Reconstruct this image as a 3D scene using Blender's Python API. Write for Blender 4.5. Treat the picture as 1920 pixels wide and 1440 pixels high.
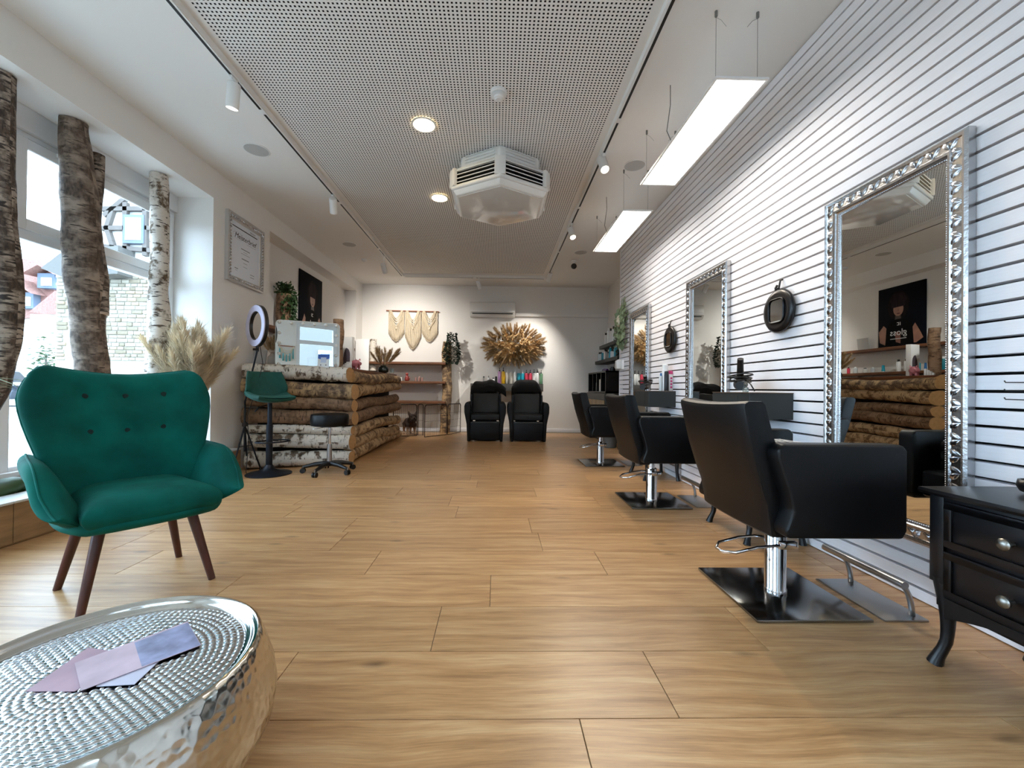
import bpy, bmesh, math, random
import numpy as np
from mathutils import Vector, Matrix, noise

for _o in list(bpy.data.objects):
    bpy.data.objects.remove(_o, do_unlink=True)
random.seed(7)
SC = bpy.context.scene
COL = SC.collection
PI = math.pi

# ---------------------------------------------------------------- camera
F = 768.0                       # focal length in pixels of the 1920 px wide frame
CAMZ = 0.92
YAW, PITCH, ROLL = 0.02, 0.006, 0.011
RC = (Matrix.Rotation(-YAW, 3, 'Z') @ Matrix.Rotation(PI / 2 + PITCH, 3, 'X') @ Matrix.Rotation(ROLL, 3, 'Z'))
_d = RC.transposed() @ Vector((0, 1, 0))
SHX = (960 + F * _d.x / -_d.z - 932) / 1920
SHY = (728 - 720 + F * _d.y / -_d.z) / 1920
cam = bpy.data.cameras.new('camera')
cam.sensor_width = 36.0
cam.lens = 36.0 * F / 1920
cam.shift_x, cam.shift_y = SHX, SHY
cam.clip_start, cam.clip_end = 0.02, 400
camo = bpy.data.objects.new('camera', cam)
camo.matrix_world = Matrix.Translation((0, 0, CAMZ)) @ RC.to_4x4()
COL.objects.link(camo)
SC.camera = camo


def P(px, py, x=None, y=None, z=None):
    """point of the pixel's ray on the plane x=, y= or z="""
    d = RC @ Vector(((px - 960 + SHX * 1920) / F, -(py - 720 - SHY * 1920) / F, -1))
    o = Vector((0, 0, CAMZ))
    if x is not None:
        t = (x - o.x) / d.x
    elif y is not None:
        t = (y - o.y) / d.y
    else:
        t = (z - o.z) / d.z
    return o + d * t


# ---------------------------------------------------------------- world, exposure
SC.view_settings.view_transform = 'Standard'
SC.view_settings.look = 'None'
SC.view_settings.gamma = 1.0
SC.view_settings.use_curve_mapping = False
SC.view_settings.exposure = 0.58
W = bpy.data.worlds.new('sky')
SC.world = W
W.use_nodes = True
_nt = W.node_tree
_bg = _nt.nodes['Background']
_bg.inputs['Color'].default_value = (0.62, 0.81, 1.0, 1)
_bg.inputs['Strength'].default_value = 7.6
SC.cycles.use_denoising = True
SC.cycles.use_adaptive_sampling = True
SC.cycles.adaptive_threshold = 0.035
SC.cycles.max_bounces = 7
SC.cycles.diffuse_bounces = 4
SC.cycles.glossy_bounces = 5
SC.cycles.transparent_max_bounces = 12
SC.cycles.sample_clamp_indirect = 12.0
SC.cycles.caustics_reflective = False
SC.cycles.caustics_refractive = False

LED_STRENGTH = 9.5
SPOT_W = 55.0


# ---------------------------------------------------------------- materials
def lin(h):
    h = h.lstrip('#')
    c = [int(h[i:i + 2], 16) / 255 for i in (0, 2, 4)]
    return [x / 12.92 if x <= 0.04045 else ((x + 0.055) / 1.055) ** 2.4 for x in c] + [1.0]


MATS = {}


def mat(name, col, rough=0.5, metal=0.0, bump=0.0, bscale=40.0, var=0.0, vscale=6.0, spec=None, emit=None, estr=0.0,
        coat=0.0, sheen=0.0, trans=0.0, aniso_scale=None):
    if name in MATS:
        return MATS[name]
    m = bpy.data.materials.new(name)
    m.use_nodes = True
    nt = m.node_tree
    b = nt.nodes['Principled BSDF']
    c = lin(col)
    b.inputs['Base Color'].default_value = c
    b.inputs['Roughness'].default_value = rough
    b.inputs['Metallic'].default_value = metal
    if spec is not None:
        b.inputs['Specular IOR Level'].default_value = spec
    if coat:
        b.inputs['Coat Weight'].default_value = coat
        b.inputs['Coat Roughness'].default_value = 0.08
    if sheen:
        b.inputs['Sheen Weight'].default_value = sheen
        b.inputs['Sheen Roughness'].default_value = 0.35
        b.inputs['Sheen Tint'].default_value = [min(1, v * 3 + .1) for v in c[:3]] + [1]
    if emit:
        b.inputs['Emission Color'].default_value = lin(emit)
        b.inputs['Emission Strength'].default_value = estr
    if trans:
        b.inputs['Transmission Weight'].default_value = trans
    if var or bump:
        tc = nt.nodes.new('ShaderNodeTexCoord')
        mp = nt.nodes.new('ShaderNodeMapping')
        nt.links.new(tc.outputs['Object'], mp.inputs['Vector'])
        if aniso_scale:
            mp.inputs['Scale'].default_value = aniso_scale
    if var:
        n = nt.nodes.new('ShaderNodeTexNoise')
        n.inputs['Scale'].default_value = vscale
        n.inputs['Detail'].default_value = 4
        nt.links.new(mp.outputs[0], n.inputs['Vector'])
        r = nt.nodes.new('ShaderNodeValToRGB')
        r.color_ramp.elements[0].position = 0.3
        r.color_ramp.elements[1].position = 0.7
        r.color_ramp.elements[0].color = [max(0, v * (1 - var)) for v in c[:3]] + [1]
        r.color_ramp.elements[1].color = [min(1, v * (1 + var)) for v in c[:3]] + [1]
        nt.links.new(n.outputs[0], r.inputs[0])
        nt.links.new(r.outputs[0], b.inputs['Base Color'])
    if bump:
        n2 = nt.nodes.new('ShaderNodeTexNoise')
        n2.inputs['Scale'].default_value = bscale
        n2.inputs['Detail'].default_value = 3
        nt.links.new(mp.outputs[0], n2.inputs['Vector'])
        bp = nt.nodes.new('ShaderNodeBump')
        bp.inputs['Strength'].default_value = bump
        bp.inputs['Distance'].default_value = 0.01
        nt.links.new(n2.outputs[0], bp.inputs['Height'])
        nt.links.new(bp.outputs[0], b.inputs['Normal'])
    MATS[name] = m
    return m


def nodes_of(name):
    m = bpy.data.materials.new(name)
    m.use_nodes = True
    MATS[name] = m
    nt = m.node_tree
    return m, nt, nt.nodes['Principled BSDF'], nt.nodes.new, nt.links.new


def floor_mat():
    m, nt, b, N, L = nodes_of('oak_tile')
    tc = N('ShaderNodeTexCoord')
    oi = N('ShaderNodeObjectInfo')
    mul = N('ShaderNodeMath'); mul.operation = 'MULTIPLY'; mul.inputs[1].default_value = 57.0
    L(oi.outputs['Random'], mul.inputs[0])
    cmb = N('ShaderNodeCombineXYZ')
    L(mul.outputs[0], cmb.inputs[0]); L(mul.outputs[0], cmb.inputs[1])
    add = N('ShaderNodeVectorMath'); add.operation = 'ADD'
    L(tc.outputs['Object'], add.inputs[0]); L(cmb.outputs[0], add.inputs[1])
    # warp
    nw = N('ShaderNodeTexNoise'); nw.inputs['Scale'].default_value = 2.2; nw.inputs['Detail'].default_value = 1
    L(add.outputs[0], nw.inputs['Vector'])
    wsub = N('ShaderNodeVectorMath'); wsub.operation = 'MULTIPLY_ADD'
    wsub.inputs[1].default_value = (0.05, 0.06, 0); L(nw.outputs['Color'], wsub.inputs[0]); L(add.outputs[0], wsub.inputs[2])
    mp = N('ShaderNodeMapping'); mp.inputs['Scale'].default_value = (1.1, 16, 1); L(wsub.outputs[0], mp.inputs['Vector'])
    n1 = N('ShaderNodeTexNoise'); n1.inputs['Scale'].default_value = 1.6; n1.inputs['Detail'].default_value = 7
    n1.inputs['Roughness'].default_value = 0.68
    L(mp.outputs[0], n1.inputs['Vector'])
    r1 = N('ShaderNodeValToRGB')
    e = r1.color_ramp.elements
    e[0].position = 0.28; e[0].color = lin('#8e6540')
    e[1].position = 0.72; e[1].color = lin('#d1ad80')
    k = e.new(0.5); k.color = lin('#b98e60')
    L(n1.outputs[0], r1.inputs[0])
    # fine grain
    mp2 = N('ShaderNodeMapping'); mp2.inputs['Scale'].default_value = (4, 120, 1); L(wsub.outputs[0], mp2.inputs['Vector'])
    n2 = N('ShaderNodeTexNoise'); n2.inputs['Scale'].default_value = 2.0; n2.inputs['Detail'].default_value = 2
    L(mp2.outputs[0], n2.inputs['Vector'])
    mr = N('ShaderNodeMapRange'); mr.inputs[1].default_value = 0.3; mr.inputs[2].default_value = 0.7
    mr.inputs[3].default_value = 0.86; mr.inputs[4].default_value = 1.08
    L(n2.outputs[0], mr.inputs[0])
    # knots
    mp3 = N('ShaderNodeMapping'); mp3.inputs['Scale'].default_value = (2.2, 6.0, 1); L(wsub.outputs[0], mp3.inputs['Vector'])
    vo = N('ShaderNodeTexVoronoi'); vo.inputs['Scale'].default_value = 1.0
    L(mp3.outputs[0], vo.inputs['Vector'])
    mk = N('ShaderNodeMapRange'); mk.inputs[1].default_value = 0.02; mk.inputs[2].default_value = 0.13
    mk.inputs[3].default_value = 0.5; mk.inputs[4].default_value = 1.0
    L(vo.outputs['Distance'], mk.inputs[0])
    pv = N('ShaderNodeMapRange'); pv.inputs[3].default_value = 0.88; pv.inputs[4].default_value = 1.1
    L(oi.outputs['Random'], pv.inputs[0])
    m1 = N('ShaderNodeMath'); m1.operation = 'MULTIPLY'; L(mr.outputs[0], m1.inputs[0]); L(mk.outputs[0], m1.inputs[1])
    m2 = N('ShaderNodeMath'); m2.operation = 'MULTIPLY'; L(m1.outputs[0], m2.inputs[0]); L(pv.outputs[0], m2.inputs[1])
    mx = N('ShaderNodeVectorMath'); mx.operation = 'SCALE'
    L(r1.outputs[0], mx.inputs[0]); L(m2.outputs[0], mx.inputs['Scale'])
    L(mx.outputs[0], b.inputs['Base Color'])
    b.inputs['Roughness'].default_value = 0.34
    b.inputs['Specular IOR Level'].default_value = 0.5
    bp = N('ShaderNodeBump'); bp.inputs['Strength'].default_value = 0.12; bp.inputs['Distance'].default_value = 0.004
    L(n1.outputs[0], bp.inputs['Height']); L(bp.outputs[0], b.inputs['Normal'])
    return m


def bark_mat(name, c_light, c_dark, patch_lo, patch_hi, c_patch, lent=0.62):
    """bark on UV: u along the log in metres, v around it in metres"""
    m, nt, b, N, L = nodes_of(name)
    tc = N('ShaderNodeTexCoord')
    mp = N('ShaderNodeMapping'); mp.inputs['Scale'].default_value = (55, 9, 1); L(tc.outputs['UV'], mp.inputs['Vector'])
    n1 = N('ShaderNodeTexNoise'); n1.inputs['Scale'].default_value = 1.0; n1.inputs['Detail'].default_value = 3
    L(mp.outputs[0], n1.inputs['Vector'])
    r1 = N('ShaderNodeValToRGB'); e = r1.color_ramp.elements
    e[0].position = lent; e[0].color = lin(c_light); e[1].position = lent + 0.06; e[1].color = lin(c_dark)
    L(n1.outputs[0], r1.inputs[0])
    mp2 = N('ShaderNodeMapping'); mp2.inputs['Scale'].default_value = (9, 6, 1); L(tc.outputs['UV'], mp2.inputs['Vector'])
    n2 = N('ShaderNodeTexNoise'); n2.inputs['Scale'].default_value = 1.0; n2.inputs['Detail'].default_value = 5
    n2.inputs['Roughness'].default_value = 0.62
    L(mp2.outputs[0], n2.inputs['Vector'])
    r2 = N('ShaderNodeValToRGB'); e = r2.color_ramp.elements
    e[0].position = patch_lo; e[0].color = (0, 0, 0, 1); e[1].position = patch_hi; e[1].color = (1, 1, 1, 1)
    L(n2.outputs[0], r2.inputs[0])
    mx = N('ShaderNodeMix'); mx.data_type = 'RGBA'
    L(r2.outputs[0], mx.inputs['Factor']); L(r1.outputs[0], mx.inputs['A'])
    mp3 = N('ShaderNodeMapping'); mp3.inputs['Scale'].default_value = (20, 50, 1); L(tc.outputs['UV'], mp3.inputs['Vector'])
    n3 = N('ShaderNodeTexNoise'); n3.inputs['Detail'].default_value = 3; n3.inputs['Scale'].default_value = 1
    L(mp3.outputs[0], n3.inputs['Vector'])
    r3 = N('ShaderNodeValToRGB'); e = r3.color_ramp.elements
    cp = lin(c_patch)
    e[0].position = 0.35; e[0].color = [v * 0.45 for v in cp[:3]] + [1]; e[1].position = 0.68; e[1].color = [min(1, v * 1.45) for v in cp[:3]] + [1]
    L(n3.outputs[0], r3.inputs[0]); L(r3.outputs[0], mx.inputs['B'])
    L(mx.outputs['Result'], b.inputs['Base Color'])
    b.inputs['Roughness'].default_value = 0.8
    ad = N('ShaderNodeMath'); ad.operation = 'ADD'; L(n1.outputs[0], ad.inputs[0]); L(n2.outputs[0], ad.inputs[1])
    bp = N('ShaderNodeBump'); bp.inputs['Strength'].default_value = 0.55; bp.inputs['Distance'].default_value = 0.012
    L(ad.outputs[0], bp.inputs['Height']); L(bp.outputs[0], b.inputs['Normal'])
    return m


def hammered_mat(name, col, scale, strength, rough, dist=0.006):
    m, nt, b, N, L = nodes_of(name)
    b.inputs['Base Color'].default_value = lin(col)
    b.inputs['Metallic'].default_value = 1.0
    b.inputs['Roughness'].default_value = rough
    tc = N('ShaderNodeTexCoord')
    vo = N('ShaderNodeTexVoronoi'); vo.feature = 'SMOOTH_F1'; vo.inputs['Scale'].default_value = scale
    vo.inputs['Smoothness'].default_value = 0.35; vo.inputs['Randomness'].default_value = 0.75
    L(tc.outputs['Object'], vo.inputs['Vector'])
    bp = N('ShaderNodeBump'); bp.inputs['Strength'].default_value = strength; bp.inputs['Distance'].default_value = dist
    L(vo.outputs['Distance'], bp.inputs['Height']); L(bp.outputs[0], b.inputs['Normal'])
    return m


def glass_mat(name='window_glass', tint=(0.96, 0.985, 1.0, 1)):
    m = bpy.data.materials.new(name); m.use_nodes = True
    nt = m.node_tree
    nt.nodes.remove(nt.nodes['Principled BSDF'])
    out = nt.nodes['Material Output']
    tr = nt.nodes.new('ShaderNodeBsdfTransparent'); tr.inputs[0].default_value = tint
    gl = nt.nodes.new('ShaderNodeBsdfGlossy'); gl.inputs['Roughness'].default_value = 0.02
    lw = nt.nodes.new('ShaderNodeLayerWeight'); lw.inputs['Blend'].default_value = 0.5
    pw = nt.nodes.new('ShaderNodeMath'); pw.operation = 'POWER'; pw.inputs[1].default_value = 5.0
    fr = nt.nodes.new('ShaderNodeMath'); fr.operation = 'MULTIPLY_ADD'; fr.inputs[1].default_value = 0.7; fr.inputs[2].default_value = 0.03
    nt.links.new(lw.outputs['Facing'], pw.inputs[0]); nt.links.new(pw.outputs[0], fr.inputs[0])
    mx = nt.nodes.new('ShaderNodeMixShader')
    nt.links.new(fr.outputs[0], mx.inputs[0]); nt.links.new(tr.outputs[0], mx.inputs[1]); nt.links.new(gl.outputs[0], mx.inputs[2])
    nt.links.new(mx.outputs[0], out.inputs[0])
    MATS[name] = m
    return m


def emit_mat(name, col, s):
    m = bpy.data.materials.new(name); m.use_nodes = True
    nt = m.node_tree
    b = nt.nodes['Principled BSDF']
    b.inputs['Base Color'].default_value = (0.8, 0.8, 0.8, 1)
    b.inputs['Emission Color'].default_value = lin(col)
    b.inputs['Emission Strength'].default_value = s
    MATS[name] = m
    return m


M_FLOOR = floor_mat()
M_WALL = mat('white_wall_paint', '#e9e6e1', 0.9, bump=0.05, bscale=220)
M_CEIL = mat('white_ceiling_paint', '#ebe9e5', 0.92)
M_PERF = mat('perforated_board', '#e9e7e3', 0.9)
M_VOID = mat('black_felt', '#050507', 0.95)
M_GROUT = mat('grout', '#8a7a66', 0.9)
M_SLAT = mat('white_painted_wood', '#efedf0', 0.55, bump=0.12, bscale=14, var=0.025, vscale=5, aniso_scale=(1, 1.2, 26))
M_PVC = mat('white_window_plastic', '#e4e6e8', 0.4)
M_WHITE = mat('white_plastic', '#e8e8e6', 0.38)
M_BLACKP = mat('black_plastic', '#101012', 0.4)
M_LEATHER = mat('black_leather', '#07080a', 0.42, bump=0.06, bscale=260, spec=0.26)
M_LEATHER2 = mat('grey_black_leather', '#0e0f10', 0.5, bump=0.06, bscale=240, spec=0.4)
M_CHROME = mat('chrome', '#d8dade', 0.08, 1.0)
M_STEEL = mat('brushed_steel', '#a9aaab', 0.3, 1.0, bump=0.03, bscale=300)
M_PLATE = mat('polished_steel_plate', '#8b8d8f', 0.16, 1.0)
M_DKMETAL = mat('dark_metal', '#20242c', 0.45, 0.6)
M_VELVET = mat('green_velvet', '#00584e', 0.85, bump=0.12, bscale=18, var=0.35, vscale=5, sheen=0.04, spec=.2)
M_VELVET2 = mat('muted_green_velvet', '#0d4a40', 0.8, bump=0.1, bscale=30, var=0.2, vscale=8, sheen=0.2)
M_BUTTON = mat('dark_green_button', '#01241f', 0.8)
M_WALNUT = mat('walnut_stain', '#4a2318', 0.42, var=0.3, vscale=3, aniso_scale=(14, 14, 1.5))
M_BIRCH = bark_mat('birch_bark', '#ddd5c8', '#2d2620', 0.52, 0.60, '#6a5a49')
M_BIRCHD = bark_mat('weathered_birch_bark', '#bd9f78', '#4a3625', 0.48, 0.58, '#7a5d40', lent=0.60)
M_BARKB = bark_mat('brown_bark', '#8e7157', '#3a2a1e', 0.42, 0.62, '#694f39', lent=0.58)
M_BARKG = bark_mat('grey_rough_bark', '#978778', '#332a23', 0.38, 0.56, '#57483c', lent=0.57)
M_BARKR = bark_mat('ringed_dark_bark', '#a8998a', '#2b241f', 0.40, 0.56, '#4b3d33', lent=0.52)
M_BARKP = bark_mat('peeling_bark', '#b69870', '#47362a', 0.42, 0.54, '#6d5845', lent=0.60)
M_BIRCHT = bark_mat('tall_birch_bark', '#cfc6ba', '#3a3129', 0.50, 0.60, '#65533f', lent=0.58)
M_CUT = mat('fresh_cut_wood', '#b8905f', 0.7, var=0.12, vscale=30)
M_SLAB = mat('oiled_wood_slab', '#6d3f20', 0.5, var=0.4, vscale=3, aniso_scale=(14, 1.4, 14))
M_SLABX = mat('live_edge_board', '#6b4329', 0.55, var=0.45, vscale=3, aniso_scale=(1.6, 12, 14))
M_BLACKW = mat('black_lacquered_wood', '#0b0b0e', 0.32, spec=0.4)
M_GREYB = mat('charcoal_laminate', '#272a29', 0.5)
M_GREYL = mat('grey_laminate', '#55534f', 0.55)
M_SILVER = mat('antique_silver', '#b9b9ba', 0.26, 1.0, bump=0.15, bscale=60)
M_SILVERF = mat('silver_leaf', '#c9ccd2', 0.22, 1.0)
M_MIRROR = mat('mirror_glass', '#e9eeee', 0.0, 1.0)
M_HAMT = hammered_mat('hammered_silver_tray', '#dfe3e6', 62, 1.0, 0.14, 0.012)
M_HAMS = hammered_mat('hammered_silver_side', '#cdc7ba', 46, 0.4, 0.16, 0.006)
M_GLASS = glass_mat()
M_PAMPAS = mat('dry_pampas', '#cdb188', 0.9, var=0.3, vscale=9)
M_PAMPASW = mat('cream_pampas', '#e0d0b3', 0.9, var=0.2, vscale=7)
M_PAMPASD = mat('tan_dried_leaf', '#c7a574', 0.85, var=0.25, vscale=12)
M_LEAF = mat('green_leaf', '#2f4a26', 0.5, var=0.35, vscale=14)
M_LEAFD = mat('dark_green_leaf', '#1e3326', 0.5, var=0.35, vscale=12)
M_LEAFP = mat('pale_green_leaf', '#7d8c6a', 0.6, var=0.25, vscale=12)
M_ROPE = mat('cotton_cord', '#dccdb2', 0.9, var=0.1, vscale=40)
M_BLACKC = mat('black_cloth', '#060607', 0.95)


# ---------------------------------------------------------------- mesh helpers
class MB:
    """collects vertices and faces of one mesh"""

    def __init__(self):
        self.v, self.f, self.mi, self.uv = [], [], [], {}

    def add(self, vs, fs, mi=0):
        o = len(self.v)
        self.v += [tuple(p) for p in vs]
        self.f += [tuple(i + o for i in f) for f in fs]
        self.mi += [mi] * len(fs)
        return o

    def box(self, a, b, mi=0, rot=None, ctr=None):
        x0, y0, z0 = a
        x1, y1, z1 = b
        vs = [Vector(p) for p in ((x0, y0, z0), (x1, y0, z0), (x1, y1, z0), (x0, y1, z0), (x0, y0, z1), (x1, y0, z1), (x1, y1, z1), (x0, y1, z1))]
        if rot is not None:
            c = Vector(ctr) if ctr is not None else (Vector(a) + Vector(b)) / 2
            vs = [rot @ (p - c) + c for p in vs]
        self.add(vs, [(0, 3, 2, 1), (4, 5, 6, 7), (0, 1, 5, 4), (1, 2, 6, 5), (2, 3, 7, 6), (3, 0, 4, 7)], mi)
        return self

    def tube(self, pts, r, seg=8, mi=0, cap=True, closed=False, squash=None):
        pts = [Vector(p) for p in pts]
        n = len(pts)
        rs = r if isinstance(r, (list, tuple)) else [r] * n
        prev = None
        rings = []
        for i in range(n):
            if closed:
                d = pts[(i + 1) % n] - pts[i - 1]
            else:
                d = pts[min(i + 1, n - 1)] - pts[max(i - 1, 0)]
            d = d.normalized() if d.length > 1e-9 else Vector((0, 0, 1))
            if prev is None:
                ref = Vector((0, 0, 1)) if abs(d.z) < 0.9 else Vector((1, 0, 0))
                a = d.cross(ref).normalized()
            else:
                a = (prev - d * prev.dot(d))
                a = a.normalized() if a.length > 1e-9 else d.orthogonal().normalized()
            prev = a
            c = d.cross(a)
            rings.append([pts[i] + (a * math.cos(t) + c * math.sin(t)) * rs[i] for t in [2 * PI * k / seg for k in range(seg)]])
        vs = [p for ring in rings for p in ring]
        fs = []
        m = n if closed else n - 1
        for i in range(m):
            for k in range(seg):
                a0, b0 = i * seg + k, i * seg + (k + 1) % seg
                a1, b1 = ((i + 1) % n) * seg + k, ((i + 1) % n) * seg + (k + 1) % seg
                fs.append((a0, b0, b1, a1))
        if cap and not closed:
            fs.append(tuple(range(seg - 1, -1, -1)))
            fs.append(tuple((n - 1) * seg + k for k in range(seg)))
        self.add(vs, fs, mi)
        return self

    def lathe(self, prof, c=(0, 0, 0), seg=24, mi=0, cap=True, sx=1.0, sy=1.0):
        """profile of (r, z) pairs turned about the vertical through c"""
        cx, cy, cz = c
        vs, fs = [], []
        n = len(prof)
        for r, z in prof:
            for k in range(seg):
                t = 2 * PI * k / seg
                vs.append((cx + r * sx * math.cos(t), cy + r * sy * math.sin(t), cz + z))
        for i in range(n - 1):
            for k in range(seg):
                k2 = (k + 1) % seg
                fs.append((i * seg + k, i * seg + k2, (i + 1) * seg + k2, (i + 1) * seg + k))
        if cap:
            if prof[0][0] > 1e-6:
                fs.append(tuple(range(seg - 1, -1, -1)))
            if prof[-1][0] > 1e-6:
                fs.append(tuple((n - 1) * seg + k for k in range(seg)))
        self.add(vs, fs, mi)
        return self

    def ball(self, c, r, seg=12, rings=8, mi=0, rot=None):
        rx, ry, rz = r if isinstance(r, (list, tuple)) else (r, r, r)
        vs, fs = [], []
        for i in range(rings + 1):
            a = PI * i / rings
            for k in range(seg):
                t = 2 * PI * k / seg
                p = Vector((rx * math.sin(a) * math.cos(t), ry * math.sin(a) * math.sin(t), rz * math.cos(a)))
                if rot is not None:
                    p = rot @ p
                vs.append(p + Vector(c))
        for i in range(rings):
            for k in range(seg):
                k2 = (k + 1) % seg
                fs.append((i * seg + k, (i + 1) * seg + k, (i + 1) * seg + k2, i * seg + k2))
        self.add(vs, fs, mi)
        return self

    def prism(self, poly, axis, lo, hi, mi=0):
        """closed polygon extruded along an axis; poly gives the other two coordinates in order"""
        n = len(poly)

        def mk(p, t):
            if axis == 'x':
                return (t, p[0], p[1])
            if axis == 'y':
                return (p[0], t, p[1])
            return (p[0], p[1], t)
        vs = [mk(p, lo) for p in poly] + [mk(p, hi) for p in poly]
        fs = [tuple(range(n - 1, -1, -1)), tuple(range(n, 2 * n))]
        fs += [(i, (i + 1) % n, n + (i + 1) % n, n + i) for i in range(n)]
        self.add(vs, fs, mi)
        return self

    def grid(self, fn, nu, nv, mi=0, flip=False):
        vs = [fn(i / (nu - 1), j / (nv - 1)) for j in range(nv) for i in range(nu)]
        fs = []
        for j in range(nv - 1):
            for i in range(nu - 1):
                q = (j * nu + i, j * nu + i + 1, (j + 1) * nu + i + 1, (j + 1) * nu + i)
                fs.append(q[::-1] if flip else q)
        self.add(vs, fs, mi)
        return self

    def build(self, name, mats, parent=None, smooth=False, bevel=0.0, seg=2, sub=0, fix=True, angle=0.6):
        me = bpy.data.meshes.new(name)
        me.from_pydata(self.v, [], self.f)
        if not isinstance(mats, (list, tuple)):
            mats = [mats]
        for m in mats:
            me.materials.append(m)
        if len(mats) > 1:
            me.polygons.foreach_set('material_index', self.mi)
        if fix:
            bm = bmesh.new()
            bm.from_mesh(me)
            bmesh.ops.remove_doubles(bm, verts=bm.verts, dist=1e-6)
            bmesh.ops.recalc_face_normals(bm, faces=bm.faces)
            if bevel:
                es = [e for e in bm.edges if len(e.link_faces) == 2 and e.calc_face_angle(0) > angle]
                bmesh.ops.bevel(bm, geom=es, offset=bevel, segments=seg, profile=0.6, affect='EDGES', clamp_overlap=True)
            bm.to_mesh(me)
            bm.free()
        if smooth or bevel:
            me.polygons.foreach_set('use_smooth', [True] * len(me.polygons))
            if bevel and not smooth:
                me.set_sharp_from_angle(angle=0.55)
            elif smooth == 'auto':
                me.set_sharp_from_angle(angle=0.7)
        me.update()
        o = bpy.data.objects.new(name, me)
        COL.objects.link(o)
        if parent is not None:
            o.parent = parent
        if sub:
            md = o.modifiers.new('sub', 'SUBSURF')
            md.levels = md.render_levels = sub
        return o


def tag(o, label, cat, group=None, kind=None):
    o['label'] = label
    if cat:
        o['category'] = cat
    if group:
        o['group'] = group
    if kind:
        o['kind'] = kind
    return o


def thing(name, label, cat, loc=(0, 0, 0), rz=0.0, group=None):
    o = bpy.data.objects.new(name, None)
    o.empty_display_size = 0.1
    COL.objects.link(o)
    o.location = loc
    o.rotation_euler = (0, 0, rz)
    return tag(o, label, cat, group)


def structure(o, label=None):
    o['kind'] = 'structure'
    if label:
        o['label'] = label
    return o


def stuffpart(o):
    o['kind'] = 'stuff'
    return o


def kids(o):
    return [c for c in COL.objects if c.parent == o]


def dup(root, loc, rz=None, label=None):
    r = root.copy()
    COL.objects.link(r)
    r.location = loc
    if rz is not None:
        r.rotation_euler = (0, 0, rz)
    if label:
        r['label'] = label
    for ch in kids(root):
        c = ch.copy()
        COL.objects.link(c)
        c.parent = r
        for g in kids(ch):
            d = g.copy()
            COL.objects.link(d)
            d.parent = c
    return r


def place(src, name, parent=None, loc=(0, 0, 0), rot=(0, 0, 0), scale=(1, 1, 1)):
    """another object sharing src's mesh"""
    o = bpy.data.objects.new(name, src.data)
    COL.objects.link(o)
    o.parent = parent
    o.location, o.rotation_euler, o.scale = loc, rot, scale
    return o


def text(name, body, size, matrix, material, parent=None, extrude=0.0004, shear=0.0, align='CENTER'):
    cu = bpy.data.curves.new(name, 'FONT')
    cu.body = body
    cu.size = size
    cu.extrude = extrude
    cu.shear = shear
    cu.align_x = align
    cu.align_y = 'CENTER'
    cu.materials.append(material)
    tmp = bpy.data.objects.new('tmp_text', cu)
    COL.objects.link(tmp)
    bpy.context.view_layer.update()
    me = bpy.data.meshes.new_from_object(tmp.evaluated_get(bpy.context.evaluated_depsgraph_get()))
    bpy.data.objects.remove(tmp, do_unlink=True)
    me.name = name
    o = bpy.data.objects.new(name, me)
    COL.objects.link(o)
    if parent is not None:
        o.parent = parent
    o.matrix_local = matrix
    return o


def rnd(a, b):
    return random.uniform(a, b)


def smooth01(t):
    t = max(0.0, min(1.0, t))
    return t * t * (3 - 2 * t)


def log_mesh(a, b, ra, rb, seed, bend=0.02, wob=0.10, seg=16, n=16, endn=None, kink=None, knob=0):
    """a log from a to b; UV u along, v around; material 0 bark, 1 cut ends"""
    a, b = Vector(a), Vector(b)
    rng = random.Random(seed)
    d = (b - a)
    L = d.length
    d.normalize()
    up = Vector((0, 0, 1)) if abs(d.z) < 0.8 else Vector((1, 0, 0))
    s = d.cross(up).normalized()
    t = s.cross(d)
    ph = rng.uniform(0, 50)
    vs, uv = [], []
    for i in range(n):
        q = i / (n - 1)
        w = math.sin(PI * q)
        c = a + d * (L * q)
        c += s * bend * w * noise.noise((q * 2.2 + ph, 1.3, 0)) * 2
        c += t * bend * w * noise.noise((q * 2.2 + ph, 7.3, 0)) * 2
        if kink:
            c += Vector(kink) * math.sin(PI * q * 2 + ph) * w
        r0 = ra + (rb - ra) * q
        for k in range(seg):
            an = 2 * PI * k / seg
            r = r0 * (1 + wob * noise.noise((q * L * 5 + ph, math.cos(an) * 1.2, math.sin(an) * 1.2 + ph))
                      + 0.5 * wob * noise.noise((q * L * 16 + ph, math.cos(an) * 3, math.sin(an) * 3 + ph)))
            p = c + (s * math.cos(an) + t * math.sin(an)) * r
            vs.append(p)
    if endn is not None:
        nn = Vector(endn).normalized()
        for k in range(seg):
            p = vs[(n - 1) * seg + k]
            vs[(n - 1) * seg + k] = p - d * ((p - b).dot(nn) / d.dot(nn))
    me = MB()
    fs = []
    for i in range(n - 1):
        for k in range(seg):
            k2 = (k + 1) % seg
            fs.append((i * seg + k, i * seg + k2, (i + 1) * seg + k2, (i + 1) * seg + k))
    me.add(vs, fs, 0)
    me.add([vs[k] for k in range(seg)], [tuple(range(seg))], 1)
    me.add([vs[(n - 1) * seg + k] for k in range(seg)], [tuple(range(seg))], 1)
    return me, L, seg, n, ph


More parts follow.
